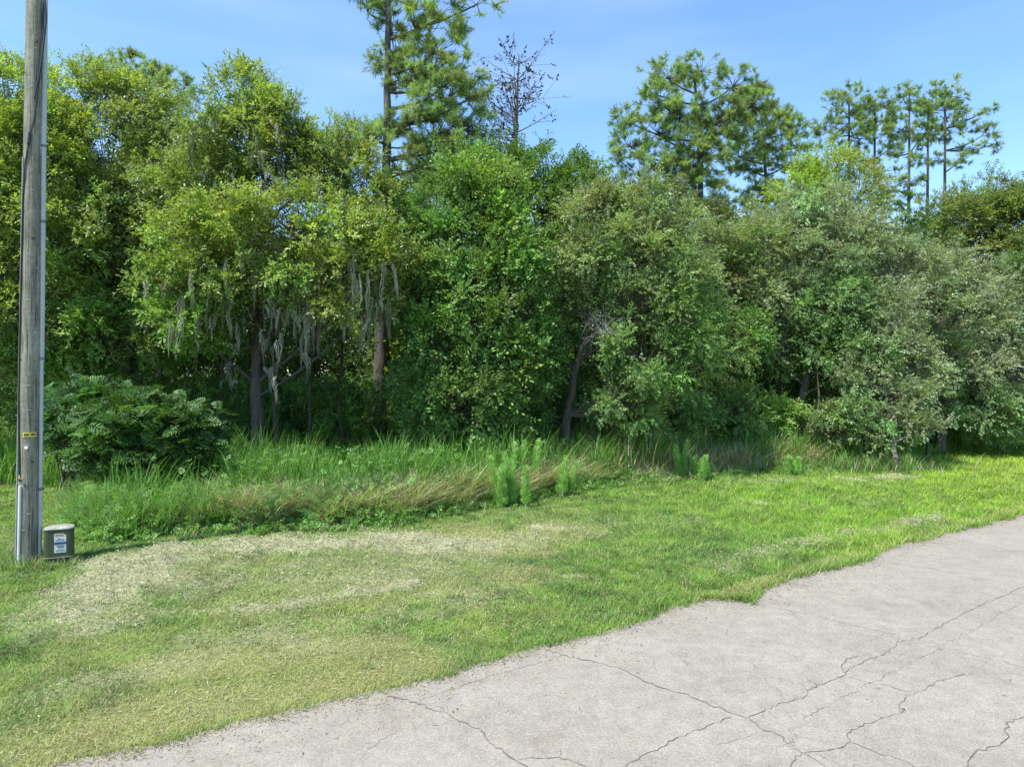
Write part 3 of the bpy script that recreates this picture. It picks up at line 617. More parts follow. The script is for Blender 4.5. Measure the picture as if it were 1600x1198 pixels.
def tree(name, label, cat, group, trunk, lobes, col, mats, **kw):
    b0 = P(*trunk[0]); root = empty(name, (b0[0], b0[1], 0), label, cat, group)
    grow(root, trunk, lobes, col, mats, **kw)
    return root
def moss(root, spots, w=.0048):
    for (px, py, Yd, L, nstr, spread) in spots:
        mm = MB(); c = P(px, py, Yd)
        L = L * rng.uniform(.55, .85); W0 = []
        for wsp in range(max(5, nstr // 5)):
            Lw = L * rng.uniform(.25, 1.1); w0 = c + np.array([rng.normal(0, spread * 2.2), rng.normal(0, .35), rng.uniform(-.5, 1.1)]); W0.append(w0); k = 9; t = np.linspace(0, 1, k)
            sway = np.stack([rng.normal(0, .018, k).cumsum(), rng.normal(0, .012, k).cumsum(), 0 * t], 1); cw = np.array([.37, .37, .28]) * rng.uniform(.55, 1.25); fat = rng.uniform(.015, .08)
            for s_ in range(13):
                ln = Lw * rng.uniform(.45, 1.0); a0 = rng.uniform(0, 6.28); prof = (.25 + np.sin(np.pi * np.minimum(t * 1.1 + .1, 1)) * .9) * fat * rng.uniform(.2, 1)
                q = w0 + sway + np.stack([prof * math.cos(a0) + rng.normal(0, .008, k), prof * math.sin(a0) + rng.normal(0, .008, k), -ln * t], 1)
                ww_ = w * rng.uniform(.5, 1.6) * np.array([.8, 1.2, 1.3, 1.2, 1.2, 1.0, .8, .5, .1]) * rng.uniform(.5, 1.4, k); a_ = rng.uniform(-1.2, 1.2); e = np.array([math.cos(a_), math.sin(a_), 0])
                v = np.concatenate([q - e * ww_[:, None], q + e * ww_[:, None]]); j_ = np.arange(k - 1)
                mm.add(v, np.stack([j_, j_ + k, j_ + k + 1, j_ + 1], 1), cw * rng.uniform(.7, 1.25))
        W = np.array(sorted(W0, key=lambda q: q[0])); tube(mm, W, .004, 3, col=(.2, .19, .14), cap=False)
        mm.build('moss', M_moss, root)
def bare_twigs(root, spots, name='dead_twigs', mat=None):
    for (px, py, Yd, r_, n0) in spots:
        mm = MB(); c = P(px, py, Yd)
        for s_ in range(n0):
            d = rand_unit(1)[0]; p0 = c + rng.normal(0, r_ * .25, 3); p2 = p0 + d * r_ * rng.uniform(.5, 1.1); p1 = (p0 + p2) / 2 + rng.normal(0, r_ * .16, 3)
            tube(mm, bez(p0, p1, p2, 5), np.linspace(.005, .002, 5), 3, cap=False)
            for q_ in range(3):
                t0 = rng.uniform(.3, .9); a_ = p0 + (p2 - p0) * t0; tube(mm, [a_, a_ + (d + rng.normal(0, .7, 3)) * r_ * .28], [.003, .0015], 3, cap=False)
        mm.build(name, mat or M_twig, root)

YG = (.180, .240, .062); OL = (.158, .214, .072); DG = (.110, .190, .052); GO = (.158, .208, .088); SV = (.190, .240, .132); LM = (.19, .25, .045)
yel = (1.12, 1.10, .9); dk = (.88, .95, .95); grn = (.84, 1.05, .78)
OAK = 'broadleaf trees along the front of the woods'
oak1 = tree('oak_tree', 'yellow green oak at the far left edge, behind the wooden pole', 'tree', OAK, [(-30, 700, 17.5), (-25, 560, 17.5), (-5, 400, 17.5), (20, 250, 17.5), (30, 150, 17.5)],
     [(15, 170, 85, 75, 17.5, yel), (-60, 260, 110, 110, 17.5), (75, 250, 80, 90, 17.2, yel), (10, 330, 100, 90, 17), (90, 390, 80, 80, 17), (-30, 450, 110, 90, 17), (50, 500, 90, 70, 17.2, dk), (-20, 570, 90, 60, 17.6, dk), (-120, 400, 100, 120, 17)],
     YG, (M_bark, M_leaf), r0=.20, tipcol=(.25, .31, .07), seed=11)
oak2 = tree('oak_tree', 'broad olive green oak just right of the pole top, with a rounded yellowish crown', 'tree', OAK, [(215, 690, 19), (212, 560, 19), (205, 420, 19), (195, 250, 19), (190, 160, 19)],
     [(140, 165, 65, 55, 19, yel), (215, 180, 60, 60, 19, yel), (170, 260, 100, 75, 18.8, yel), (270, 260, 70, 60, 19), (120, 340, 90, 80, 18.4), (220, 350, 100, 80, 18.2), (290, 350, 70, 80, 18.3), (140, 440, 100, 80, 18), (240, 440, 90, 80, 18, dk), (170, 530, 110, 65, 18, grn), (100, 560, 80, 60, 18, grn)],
     OL, (M_bark, M_leaf), r0=.20, tipcol=(.24, .30, .07), seed=12)
oak3 = tree('oak_tree', 'spreading oak hung with grey moss, dark trunk rising from the tall grass', 'tree', OAK, [(402, 692, 17), (400, 600, 17), (402, 500, 17), (415, 400, 17), (395, 280, 17), (388, 180, 17)],
     [(385, 165, 45, 42, 17), (430, 190, 40, 40, 17), (345, 215, 60, 50, 17), (400, 240, 75, 55, 17), (470, 250, 60, 50, 17), (520, 230, 38, 35, 17, yel), (540, 280, 55, 45, 17), (320, 300, 70, 60, 17), (570, 330, 50, 50, 17),
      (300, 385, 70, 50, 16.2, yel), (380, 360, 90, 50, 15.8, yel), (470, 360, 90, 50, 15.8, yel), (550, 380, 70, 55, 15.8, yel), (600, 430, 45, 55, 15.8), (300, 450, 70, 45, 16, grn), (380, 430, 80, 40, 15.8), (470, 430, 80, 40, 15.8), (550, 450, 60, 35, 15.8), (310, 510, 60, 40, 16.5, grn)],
     (.160, .215, .060), (M_bark, M_leaf), r0=.175, tipcol=(.27, .31, .07), seed=13)
moss(oak3, [(285, 470, 15.8, 1.6, 60, .16), (312, 500, 15.6, 1.9, 60, .14), (345, 470, 16, 1.2, 40, .16), (368, 490, 16, 1.3, 45, .12), (430, 440, 16, 1.5, 60, .16), (448, 520, 15.8, 1.3, 50, .12), (428, 560, 16, .9, 40, .10), (482, 480, 15.7, 2.0, 70, .10),
            (540, 470, 15.6, 1.9, 80, .13), (562, 460, 15.5, 1.7, 80, .12), (583, 465, 15.5, 1.6, 60, .10), (410, 270, 16, .9, 50, .2), (440, 290, 16, .8, 45, .2), (330, 250, 16.2, .7, 40, .2), (392, 400, 15.2, 1.2, 40, .15), (500, 470, 16, .9, 30, .15), (365, 580, 16.2, .9, 30, .12)])
lau = tree('laurel_oak', 'dense dark green glossy tree left of centre with leaves to the ground', 'tree', OAK, [(712, 700, 17.6), (712, 600, 17.6), (716, 480, 17.6), (725, 360, 17.6), (735, 280, 17.6)],
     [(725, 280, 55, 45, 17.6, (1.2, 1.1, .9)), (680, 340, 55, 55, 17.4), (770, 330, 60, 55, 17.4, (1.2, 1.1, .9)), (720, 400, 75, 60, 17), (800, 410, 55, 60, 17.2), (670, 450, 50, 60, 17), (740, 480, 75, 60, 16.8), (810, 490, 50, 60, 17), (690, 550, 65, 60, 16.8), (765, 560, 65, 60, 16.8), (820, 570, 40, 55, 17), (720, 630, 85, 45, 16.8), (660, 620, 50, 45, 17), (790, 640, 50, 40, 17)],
     DG, (M_bark, M_gloss), r0=.13, sprays=SPR_B, seed=14, dens=1.1)
oak5 = tree('oak_tree', 'deep green oak with a rounded top behind the centre of the tree line', 'tree', OAK, [(850, 690, 21), (848, 560, 21), (850, 420, 21), (855, 300, 21)],
     [(790, 275, 50, 35, 21), (850, 280, 60, 40, 21), (905, 305, 45, 40, 21), (840, 340, 75, 50, 20.6), (900, 370, 60, 50, 20.6), (840, 430, 70, 60, 20.4), (860, 520, 60, 60, 20.4)],
     (.085, .15, .03), (M_bark, M_leaf), r0=.17, seed=15, sprays=SPR_B)
oak6 = tree('oak_tree', 'grey olive oak on a leaning dark trunk with a patch of dead twigs', 'tree', OAK, [(880, 705, 17.8), (886, 650, 17.8), (902, 570, 17.8), (925, 470, 17.8), (945, 380, 17.8), (960, 330, 17.8)],
     [(925, 345, 55, 35, 17.8, (1.1, 1.05, 1.1)), (990, 325, 60, 35, 17.8, (1.1, 1.05, 1.1)), (1050, 360, 55, 40, 17.8), (920, 410, 60, 45, 17.5), (990, 400, 70, 50, 17.3), (1060, 430, 60, 50, 17.5), (1000, 480, 70, 45, 17.2), (1080, 500, 60, 50, 17.2, grn), (880, 450, 40, 40, 17.8), (1010, 560, 70, 45, 17.2, grn), (1070, 580, 50, 50, 17.3, grn), (980, 625, 55, 42, 17.4, grn), (860, 520, 40, 45, 18, grn)],
     GO, (M_bark, M_leaf), r0=.14, sprays=SPR_S, seed=16, size=.95)
bare_twigs(oak6, [(940, 515, 16.6, .6, 34)])
oak7 = tree('oak_tree', 'low bushy oak with a thin leaning trunk, right of centre', 'tree', OAK, [(1113, 690, 20.6), (1122, 640, 20.6), (1136, 590, 20.6), (1148, 500, 20.6), (1155, 420, 20.6)],
     [(1130, 380, 60, 35, 21.0, (1.05, 1, .9)), (1180, 400, 50, 45, 21.0), (1130, 450, 60, 50, 20.6), (1185, 500, 45, 50, 20.6), (1130, 540, 65, 45, 20.2, grn), (1140, 640, 50, 32, 20.0, grn), (1070, 645, 45, 30, 19.8, grn)],
     GO, (M_bark, M_leaf), r0=.09, sprays=SPR_S, seed=17)
oak8 = tree('oak_tree', 'silvery green oak with a forked upright trunk and a domed crown, right of centre', 'tree', OAK, [(1246, 690, 21.2), (1252, 630, 21.2), (1264, 560, 21.2), (1272, 480, 21.2), (1284, 400, 21.2), (1300, 350, 21.2)],
     [(1290, 335, 65, 32, 21.2), (1225, 375, 55, 42, 21.2), (1350, 370, 55, 45, 21.2), (1280, 400, 70, 50, 20.8), (1395, 420, 50, 50, 21.0), (1220, 460, 60, 50, 20.8), (1300, 480, 70, 50, 20.6, grn), (1370, 490, 65, 50, 20.6), (1220, 540, 50, 45, 20.8, grn), (1320, 560, 70, 42, 20.4, grn), (1390, 570, 60, 48, 20.4)],
     SV, (M_barkg, M_leaf), r0=.16, sprays=SPR_S, seed=18, tipcol=(.27, .31, .19))
oak9 = tree('oak_tree', 'silvery grey oak nearest the right edge, branches sweeping low over the grass', 'tree', OAK, [(1470, 688, 23.0), (1470, 620, 23.0), (1474, 540, 23.0), (1478, 450, 23.0)],
     [(1480, 430, 60, 35, 23.0), (1530, 455, 55, 45, 23.0), (1430, 470, 50, 50, 23.0), (1490, 500, 65, 50, 22.6), (1560, 520, 50, 50, 22.8), (1440, 560, 55, 45, 22.4), (1510, 580, 60, 45, 22.2), (1580, 590, 50, 45, 22.6), (1450, 630, 50, 30, 22.2, grn), (1540, 640, 55, 28, 22.2, grn)],
     (.195, .238, .138), (M_barkg, M_leaf), r0=.15, sprays=SPR_S, seed=19, tipcol=(.28, .31, .21))
shr = tree('small_oak', 'small airy oak at the lawn edge beside the right edge oak, shading the verge', 'tree', None, [(1403, 736, 18.3), (1396, 690, 18.6), (1385, 620, 19.2), (1378, 540, 19.8)],
     [(1385, 545, 48, 32, 19.8), (1345, 590, 42, 25, 19.6), (1425, 575, 40, 28, 19.8), (1390, 620, 42, 22, 19.2), (1440, 625, 34, 20, 19.2), (1340, 645, 36, 18, 19.2, grn), (1408, 660, 34, 14, 18.8), (1445, 672, 26, 10, 18.6), (1368, 680, 30, 12, 18.8, grn)],
     (.175, .22, .115), (M_barkg, M_leaf), r0=.07, sprays=SPR_S, seed=20, clump_r=.3, nleaf=26, dens=.7, hubdrop=.1)
BK = 'broadleaf trees standing behind the front row'
tree('oak_tree', 'lime green tree top showing above the silvery dome, left of the thin pines', 'tree', BK, [(1300, 680, 25), (1300, 500, 25), (1295, 300, 25)],
     [(1250, 300, 40, 35, 25), (1290, 270, 45, 25, 25), (1340, 300, 45, 28, 25), (1285, 330, 60, 40, 25), (1225, 340, 40, 35, 25)], LM, (M_bark, M_leaf), r0=.16, seed=21, size=1.15, dens=.8)
tree('oak_tree', 'olive green tree at the right edge behind the silvery oak', 'tree', BK, [(1560, 670, 29), (1560, 500, 29), (1556, 330, 29)],
     [(1545, 305, 45, 28, 29), (1500, 345, 55, 35, 29), (1570, 350, 60, 40, 29), (1620, 330, 45, 40, 29), (1530, 400, 60, 40, 28.5), (1600, 420, 60, 55, 28), (1455, 385, 45, 30, 29), (1590, 500, 60, 55, 27)], (.13, .17, .045), (M_bark, M_leaf), r0=.2, seed=22, size=1.25)
tree('oak_tree', 'dark green tree at the far right, partly cut by the edge', 'tree', BK, [(1640, 670, 24), (1640, 560, 24), (1635, 420, 24)],
     [(1620, 450, 50, 50, 24), (1650, 540, 70, 60, 24), (1600, 570, 50, 45, 24), (1610, 630, 60, 35, 24)], (.085, .14, .04), (M_bark, M_leaf), r0=.18, seed=23, size=1.15)
tree('oak_tree', 'light green tree filling the gap behind the tall pine trunk', 'tree', BK, [(660, 680, 23), (655, 500, 23), (655, 330, 23)],
     [(640, 300, 40, 35, 23), (690, 260, 45, 40, 23), (620, 360, 50, 45, 22.6), (660, 410, 60, 55, 22.4), (620, 480, 60, 50, 22.2), (650, 560, 60, 50, 22)], (.13, .19, .035), (M_bark, M_leaf), r0=.16, seed=24, size=1.1)
tree('oak_tree', 'shaded oak in the second row between the olive oak and the mossy one', 'tree', BK, [(250, 680, 23), (252, 500, 23), (255, 330, 23)],
     [(270, 260, 60, 45, 23), (310, 330, 60, 60, 22.5), (220, 400, 80, 70, 22), (320, 430, 80, 70, 22), (260, 520, 90, 60, 22)], (.10, .15, .035), (M_bark, M_leaf), r0=.18, seed=25, size=1.1)
US = 'shrubs under the edge of the trees'
for lab_, px_, py_, rx_, ry_, Y_, c_u, sd_ in (('bright green understory shrub just left of the forked silvery oak trunk', 1212, 655, 34, 28, 20.5, (.17, .28, .06), 71), ('green understory bush at the foot of the glossy laurel, right side', 815, 665, 45, 28, 18.2, (.10, .19, .05), 72),
      ('dull green bush between the grey olive oak trunk and the low bushy oak', 975, 665, 50, 25, 18.4, (.13, .19, .07), 73), ('leafy green bush behind the tall grass right of the mossy oak trunk', 520, 640, 50, 30, 20, (.10, .20, .05), 74),
      ('grey green bush left of the shrub that leans over the verge', 1320, 660, 40, 22, 19.6, (.15, .20, .09), 75), ('low green bush at the far right under the dark tree', 1560, 665, 45, 18, 22.5, (.12, .19, .06), 76)):
    tree('understory_shrub', lab_, 'shrub', US, [(px_, 700, Y_), (px_, py_ + 10, Y_), (px_ + 3, py_ - ry_ * .5, Y_)], [(px_ - rx_ * .4, py_, rx_ * .6, ry_, Y_), (px_ + rx_ * .4, py_ + 5, rx_ * .6, ry_ * .8, Y_), (px_, py_ - ry_ * .4, rx_ * .5, ry_ * .6, Y_ - .2)], c_u, (M_bark, M_leaf), r0=.03, seed=sd_, clump_r=.3, nleaf=40)
tree('oak_tree', 'dull olive oak in the second row behind the grey olive one', 'tree', BK, [(1010, 680, 24), (1012, 500, 24), (1018, 360, 24)],
     [(960, 330, 50, 30, 24), (1020, 325, 50, 32, 24), (1090, 370, 60, 40, 24), (1160, 385, 55, 38, 24), (1000, 420, 80, 50, 23.5), (1100, 460, 80, 50, 23.5), (1010, 530, 80, 50, 23), (1110, 560, 70, 50, 23)], (.105, .13, .045), (M_bark, M_leaf), r0=.18, seed=26, size=1.15)
tree('oak_tree', 'dark green oak in the second row between the two silvery oaks', 'tree', BK, [(1410, 680, 26), (1412, 540, 26), (1410, 420, 26)],
     [(1380, 400, 40, 30, 26), (1430, 430, 50, 35, 26), (1330, 470, 60, 45, 25), (1420, 510, 60, 50, 25), (1480, 560, 60, 50, 25), (1350, 570, 70, 45, 25)], (.09, .14, .04), (M_bark, M_leaf), r0=.17, seed=27, size=1.2)

# pines
PN = (.195, .270, .080)
def pine(label, trunk, lobes, r0, size=1.0, seed=30, dens=1.0, col=PN, nleaf=15, clump_r=.42, group='pines rising above the woods'):
    return tree('pine_tree', label, 'pine tree', group, trunk, lobes, col, (M_pbark, M_needle), kind='pine', r0=r0, dens=dens, sprays=TUFT, clump_r=clump_r, size=size, seed=seed, nleaf=nleaf, limb_r=.05, hubdrop=.2)
pine('tall near pine with a thick bare trunk, its top cut by the frame', [(590, 690, 21), (594, 560, 21), (600, 400, 21), (604, 250, 21), (606, 100, 21), (607, -60, 21), (610, -160, 21)],
     [(575, 15, 18, 30, 21), (612, 40, 28, 45, 21), (622, 120, 28, 28, 21), (612, 195, 35, 18, 21), (600, 225, 55, 18, 21), (590, 90, 12, 20, 21), (615, 290, 35, 20, 21), (650, 40, 50, 45, 21, (1.15, 1.1, .9)), (680, 75, 50, 35, 21, (1.15, 1.1, .9)), (690, 130, 55, 40, 21), (730, 150, 45, 30, 21), (680, 205, 60, 35, 21), (720, 215, 45, 25, 21), (690, 20, 45, 35, 21), (655, 110, 45, 40, 21, (1.1, 1.1, 1)), (715, 110, 50, 35, 21), (690, 165, 60, 35, 21), (640, 190, 40, 25, 21), (740, 190, 45, 28, 21), (570, 210, 32, 18, 21), (700, 235, 50, 28, 21, (1.2, 1.15, .9)), (640, 265, 42, 22, 21), (620, -70, 80, 60, 21), (560, -30, 25, 30, 21), (745, 5, 35, 12, 21), (690, 290, 40, 25, 21)], .23, .95, 31, dens=1.0, clump_r=.44, nleaf=17)
pine('rounded pine crown rising behind the olive oak, upper left', [(250, 680, 30), (250, 500, 30), (248, 300, 30), (245, 110, 30)],
     [(205, 105, 40, 22, 30), (250, 110, 32, 25, 30), (285, 140, 28, 22, 30), (235, 150, 45, 30, 30), (270, 180, 40, 25, 30), (195, 135, 25, 20, 30)], .22, 1.0, 32, dens=1.2)
pine('largest pine, a broad domed crown on twin stems above the woods', [(1090, 680, 31), (1092, 500, 31), (1096, 340, 31), (1092, 220, 31), (1085, 110, 31)],
     [(1045, 118, 45, 26, 31), (1095, 108, 50, 20, 31), (1145, 130, 40, 30, 31), (1175, 160, 35, 30, 31), (1010, 140, 20, 15, 31), (1140, 190, 45, 35, 31), (1100, 240, 55, 35, 31), (1030, 205, 40, 25, 31), (1000, 265, 35, 15, 31), (1045, 285, 45, 25, 31), (1030, 160, 38, 22, 31), (980, 185, 28, 20, 31), (985, 225, 35, 20, 31), (970, 250, 25, 12, 31), (1060, 180, 50, 30, 31, (1.1, 1.1, 1)), (1115, 185, 45, 35, 31), (1070, 230, 50, 25, 31), (1030, 255, 45, 22, 31), (1085, 275, 45, 25, 31, (1.15, 1.1, .9)), (1060, 315, 40, 20, 31), (1120, 310, 45, 20, 31)], .26, 1.0, 33, dens=1.25)
pine('leafy pine joined to the right side of the largest pine', [(1205, 680, 33), (1202, 450, 33), (1198, 300, 33), (1190, 180, 33)],
     [(1180, 160, 35, 25, 33, (1.1, 1.1, 1)), (1200, 200, 45, 30, 33, (1.1, 1.1, 1)), (1225, 225, 40, 25, 33), (1155, 240, 45, 25, 33, (1.2, 1.15, .9)), (1190, 290, 50, 20, 33), (1215, 180, 28, 25, 33), (1160, 205, 35, 25, 33, (1.2, 1.15, .9)), (1205, 225, 40, 22, 33), (1245, 200, 18, 22, 33), (1235, 250, 28, 18, 33), (1180, 265, 45, 22, 33), (1175, 310, 40, 18, 33)], .20, 1.0, 34, dens=1.0)
S5 = [('slender pine, leftmost of the five thin pines at upper right', 1326, 140, [(1300, 160, 22, 16), (1330, 150, 24, 16), (1350, 170, 16, 14), (1290, 200, 18, 14), (1325, 190, 30, 18), (1300, 225, 20, 9), (1345, 215, 20, 12), (1328, 245, 18, 10)], 35),
      ('slender pine, second from left of the five thin pines', 1366, 150, [(1365, 160, 22, 14), (1345, 190, 20, 15), (1385, 185, 22, 16), (1365, 215, 28, 16), (1395, 225, 16, 10), (1355, 250, 22, 10), (1385, 265, 18, 8)], 36),
      ('slender pine, middle one of the five thin pines', 1420, 132, [(1418, 142, 16, 12), (1405, 165, 16, 12), (1430, 170, 18, 15), (1410, 200, 24, 18), (1435, 215, 18, 15), (1400, 240, 14, 10), (1430, 250, 16, 10), (1395, 290, 24, 12), (1430, 300, 16, 14), (1405, 325, 16, 8)], 37),
      ('slender pine with the thinnest crown, fourth from left of the five', 1449, 165, [(1448, 170, 14, 12), (1455, 200, 16, 14), (1445, 225, 14, 10), (1460, 250, 12, 8), (1440, 280, 10, 6)], 38),
      ('slender pine, rightmost of the five with its crown reaching right', 1476, 124, [(1474, 135, 18, 12), (1455, 155, 14, 12), (1495, 150, 20, 14), (1475, 170, 28, 15), (1510, 185, 20, 14), (1485, 205, 26, 14), (1540, 205, 18, 9), (1550, 225, 16, 7), (1520, 230, 18, 9), (1500, 250, 20, 8), (1545, 170, 10, 6)], 39)]
for lab, px, top, lob, sd_ in S5:
    pine(lab, [(px - 2, 665, 42), (px - 1, 500, 42), (px, 350, 42), (px + 1, top + 8, 42)], [(a, b_, c * 1.08, d * 1.08, 42) for a, b_, c, d in lob], .20, 1.0, sd_, dens=1.15, clump_r=.42, nleaf=15)

# nearly bare tree
rng = np.random.default_rng(50)
b0 = P(803, 690, 26); bt = empty('bare_tree', (b0[0], b0[1], 0), 'nearly leafless tree with dark withered leaves, right of the tall pine', 'tree')
tm = MB(); tp = np.array([P(803, 680, 26), P(804, 450, 26), P(803, 300, 26), P(806, 200, 26), P(809, 130, 26), P(811, 84, 26)]); tp[0][2] = -.05
tube(tm, tp, [.16, .13, .10, .075, .04, .012], 8, rough=.06); tm.build('trunk', M_barkg, bt, smooth=True)
lm = MB(); lf = MB(); LSP = leaf_spray(6, .25, .12, .07)
for k in range(46):
    t = rng.uniform(.0, 1); py = 84 + 165 * t ** .9; s0 = P(806 - (py - 150) * .02, py, 26); a_ = rng.uniform(0, 2 * np.pi); L = rng.uniform(.6, 1.7) * min(1, .35 + t * 2); up = rng.uniform(.1, .8)
    d = np.array([math.cos(a_), math.sin(a_), up]); s2 = s0 + d * L; s1 = (s0 + s2) / 2 + np.array([0, 0, -.1]); bz = bez(s0, s1, s2, 7)
    tube(lm, bz, np.linspace(.026, .006, 7), 4, cap=False)
    for q_ in range(7):
        p0 = bz[rng.integers(2, 7)]; dd = d + rng.normal(0, .8, 3); p1 = p0 + dd * .32 * rng.uniform(.4, 1.2); tube(lm, [p0, p1], [.011, .005], 3, cap=False)
        if rng.random() < .9: inst(lf, LSP[0], LSP[1], frames(dd[None], rand_unit(1)), p1[None], rng.uniform(.7, 1.1), np.array([[.055, .042, .035]]), .4)
lm.build('limbs', M_barkg, bt, smooth=True); lf.build('crown', M_leaf, bt)

# slender understory trunks
rng = np.random.default_rng(60)
thin = [('thin dark sapling trunk just left of the forked silvery oak', 1160, 20.5, .045, -.12), ('thin curved sapling trunk just right of the forked silvery oak', 1273, 20, .05, .1), ('straight sapling trunk midway between the two silvery oaks', 1330, 20, .08, .02),
        ('very thin stem beside the curved sapling', 1288, 21, .03, .15), ('dark sapling trunk under the right silvery oak', 1352, 20.4, .07, -.1), ('slanting dark stem left of the right silvery oak trunk', 1448, 21.5, .05, .3),
        ('second stem standing close beside the mossy oak trunk', 428, 17.6, .09, .06), ('dark slender trunk in the shade right of the mossy oak', 478, 18.5, .07, .12), ('short dark trunk between mossy oak and tall pine', 535, 19, .09, -.05), ('second leaning stem beside the grey olive oak trunk', 866, 17.9, .07, .45), ('thin pale trunk in the shade at left of the mossy oak', 340, 19, .05, .08)]
for lab, px, Yd, r_, ln in thin:
    b0 = P(px, 690, Yd); rt_ = empty('sapling', (b0[0], b0[1], 0), lab, 'sapling', 'slender trunks in the shade of the woods')
    hgt = rng.uniform(3.2, 4.5); t = np.linspace(0, 1, 9); pts = np.stack([b0[0] + ln * hgt * .5 * t + .06 * np.sin(t * 7 + px), np.full(9, b0[1]) + .1 * t, -.03 + hgt * t], 1)
    tm = MB(); tube(tm, pts, np.linspace(r_, r_ * .35, 9), 7, rough=.06); tm.build('trunk', M_bark, rt_, smooth=True)
    cm_ = MB(); N = 90; d = nrm(rand_unit(N) + [0, 0, .2]); T = pts[-1] + rng.normal(0, .5, (N, 3)) * [1, 1, .55]
    inst(cm_, SPR[0][0], SPR[0][1], frames(d, np.tile([0, -.2, 1.], (N, 1)) + .5 * rand_unit(N)), T, rng.uniform(.8, 1.2, N), np.array([.07, .14, .03]) * rng.uniform(.7, 1.3, (N, 1)), .25); cm_.build('crown', M_leaf, rt_)

# dark compound-leaved shrubs at left
rng = np.random.default_rng(70)
CT = frond_template(6, 1.0, .44, .14, .30, skew=.75)
def compound(name, label, cx_, cy_, Yd, rx, rz, ry, n, col, S=(.32, .5)):
    c = P(cx_, cy_, Yd); b0 = (c[0], c[1], 0); rt_ = empty(name, b0, label, 'shrub')
    st = MB(); lf = MB()
    whorls = int(n / 7); dr = rand_unit(whorls * 2); dr = dr[(dr[:, 2] > -.55)][:whorls]; wp = c + dr * rng.uniform(.6, 1, (len(dr), 1)) * np.array([rx, ry, rz]); wp[:, 2] = np.maximum(wp[:, 2], .2); wp += rng.normal(0, .1, wp.shape)
    for q_ in range(len(wp)):
        s0 = np.array([c[0] + rng.normal(0, rx * .22), c[1] + rng.normal(0, .15), -.02])
        if q_ % 2 == 0: tube(st, bez(s0, (s0 + wp[q_]) / 2 + [0, 0, .25], wp[q_], 6), np.linspace(.018, .006, 6), 4, cap=False)
        m_ = 8; a_ = np.arange(m_) / m_ * 2 * np.pi + rng.random(); d = np.stack([np.cos(a_), np.sin(a_), np.full(m_, .1) + rng.normal(0, .45, m_)], 1) + .6 * dr[q_]
        inst(lf, CT[0], CT[1], frames(d, np.tile([0, -.35, .8], (m_, 1)) + .6 * rand_unit(m_)), wp[q_] + rng.normal(0, .05, (m_, 3)), rng.uniform(*S, m_), np.array(col) * rng.uniform(.55, 1.6), .25, .05)
    st.build('stems', M_bark, rt_, smooth=True); lf.build('foliage', M_gloss, rt_)
compound('leafy_shrub', 'large dark green shrub with divided leaves in the shade right of the pole', 232, 692, 13.2, 1.3, .88, .8, 2300, (.07, .145, .038), S=(.24, .38))
compound('leafy_shrub', 'dark leafy shrub directly behind the pole, left of the large one', 125, 655, 14.6, .85, .75, .6, 900, (.065, .15, .042), S=(.24, .36))

# dog fennel plumes
rng = np.random.default_rng(80)
fen = [('tall bright plume weed, leftmost of the pair at the edge of the mown verge', 786, 792, 708, 5), ('tallest bright plume weed, right one of the pair beside the dry grass', 803, 792, 702, 6), ('single bright plume weed right of the taller pair', 877, 775, 712, 4),
       ('soft plume weed standing in the shade behind the pair', 826, 770, 686, 5), ('pale plume weed in the tall grass right of centre, left one of two', 1068, 750, 690, 5), ('pale plume weed in the tall grass right of centre, right one of two', 1092, 750, 694, 5), ('short plume weed at the foot of the silvery oak', 1245, 745, 712, 3)]
for lab, px, yb, yt, ns in fen:
    g0 = G(px, yb); Yd = g0[1]; hgt = H - (yt - 599) / F * Yd; rt_ = empty('plume_weed', (g0[0], g0[1], 0), lab, 'plant', 'feathery plume weeds')
    st = MB(); lf = MB()
    for s_ in range(ns):
        bx_, by_ = g0 + rng.normal(0, .11, 2); hh = hgt * rng.uniform(.55, 1.03); t = np.linspace(0, 1, 8); an = rng.normal(0, .12, 2); pts = np.stack([bx_ + an[0] * t * hh, by_ + an[1] * t * hh, hh * t], 1)
        tube(st, pts, np.linspace(.007, .002, 8), 4, cap=False)
        N = 260; tt = rng.uniform(.08, 1, N); T = np.stack([np.interp(tt, t, pts[:, i_]) for i_ in range(3)], 1); a_ = rng.uniform(0, 2 * np.pi, N)
        d = np.stack([np.cos(a_), np.sin(a_), rng.uniform(.5, 1.3, N)], 1); wid = .15 * (1.05 - tt * .5)
        FNT = frond_template(5, 1.0, .5, .05, -.1, skew=.9)
        inst(lf, FNT[0], FNT[1], frames(d, rand_unit(N)), T, wid, np.array([.32, .54, .14]) * rng.uniform(.6, 1.3, (N, 1)), .25)
    st.build('stems', M_grass, rt_); lf.build('foliage', M_grass, rt_)
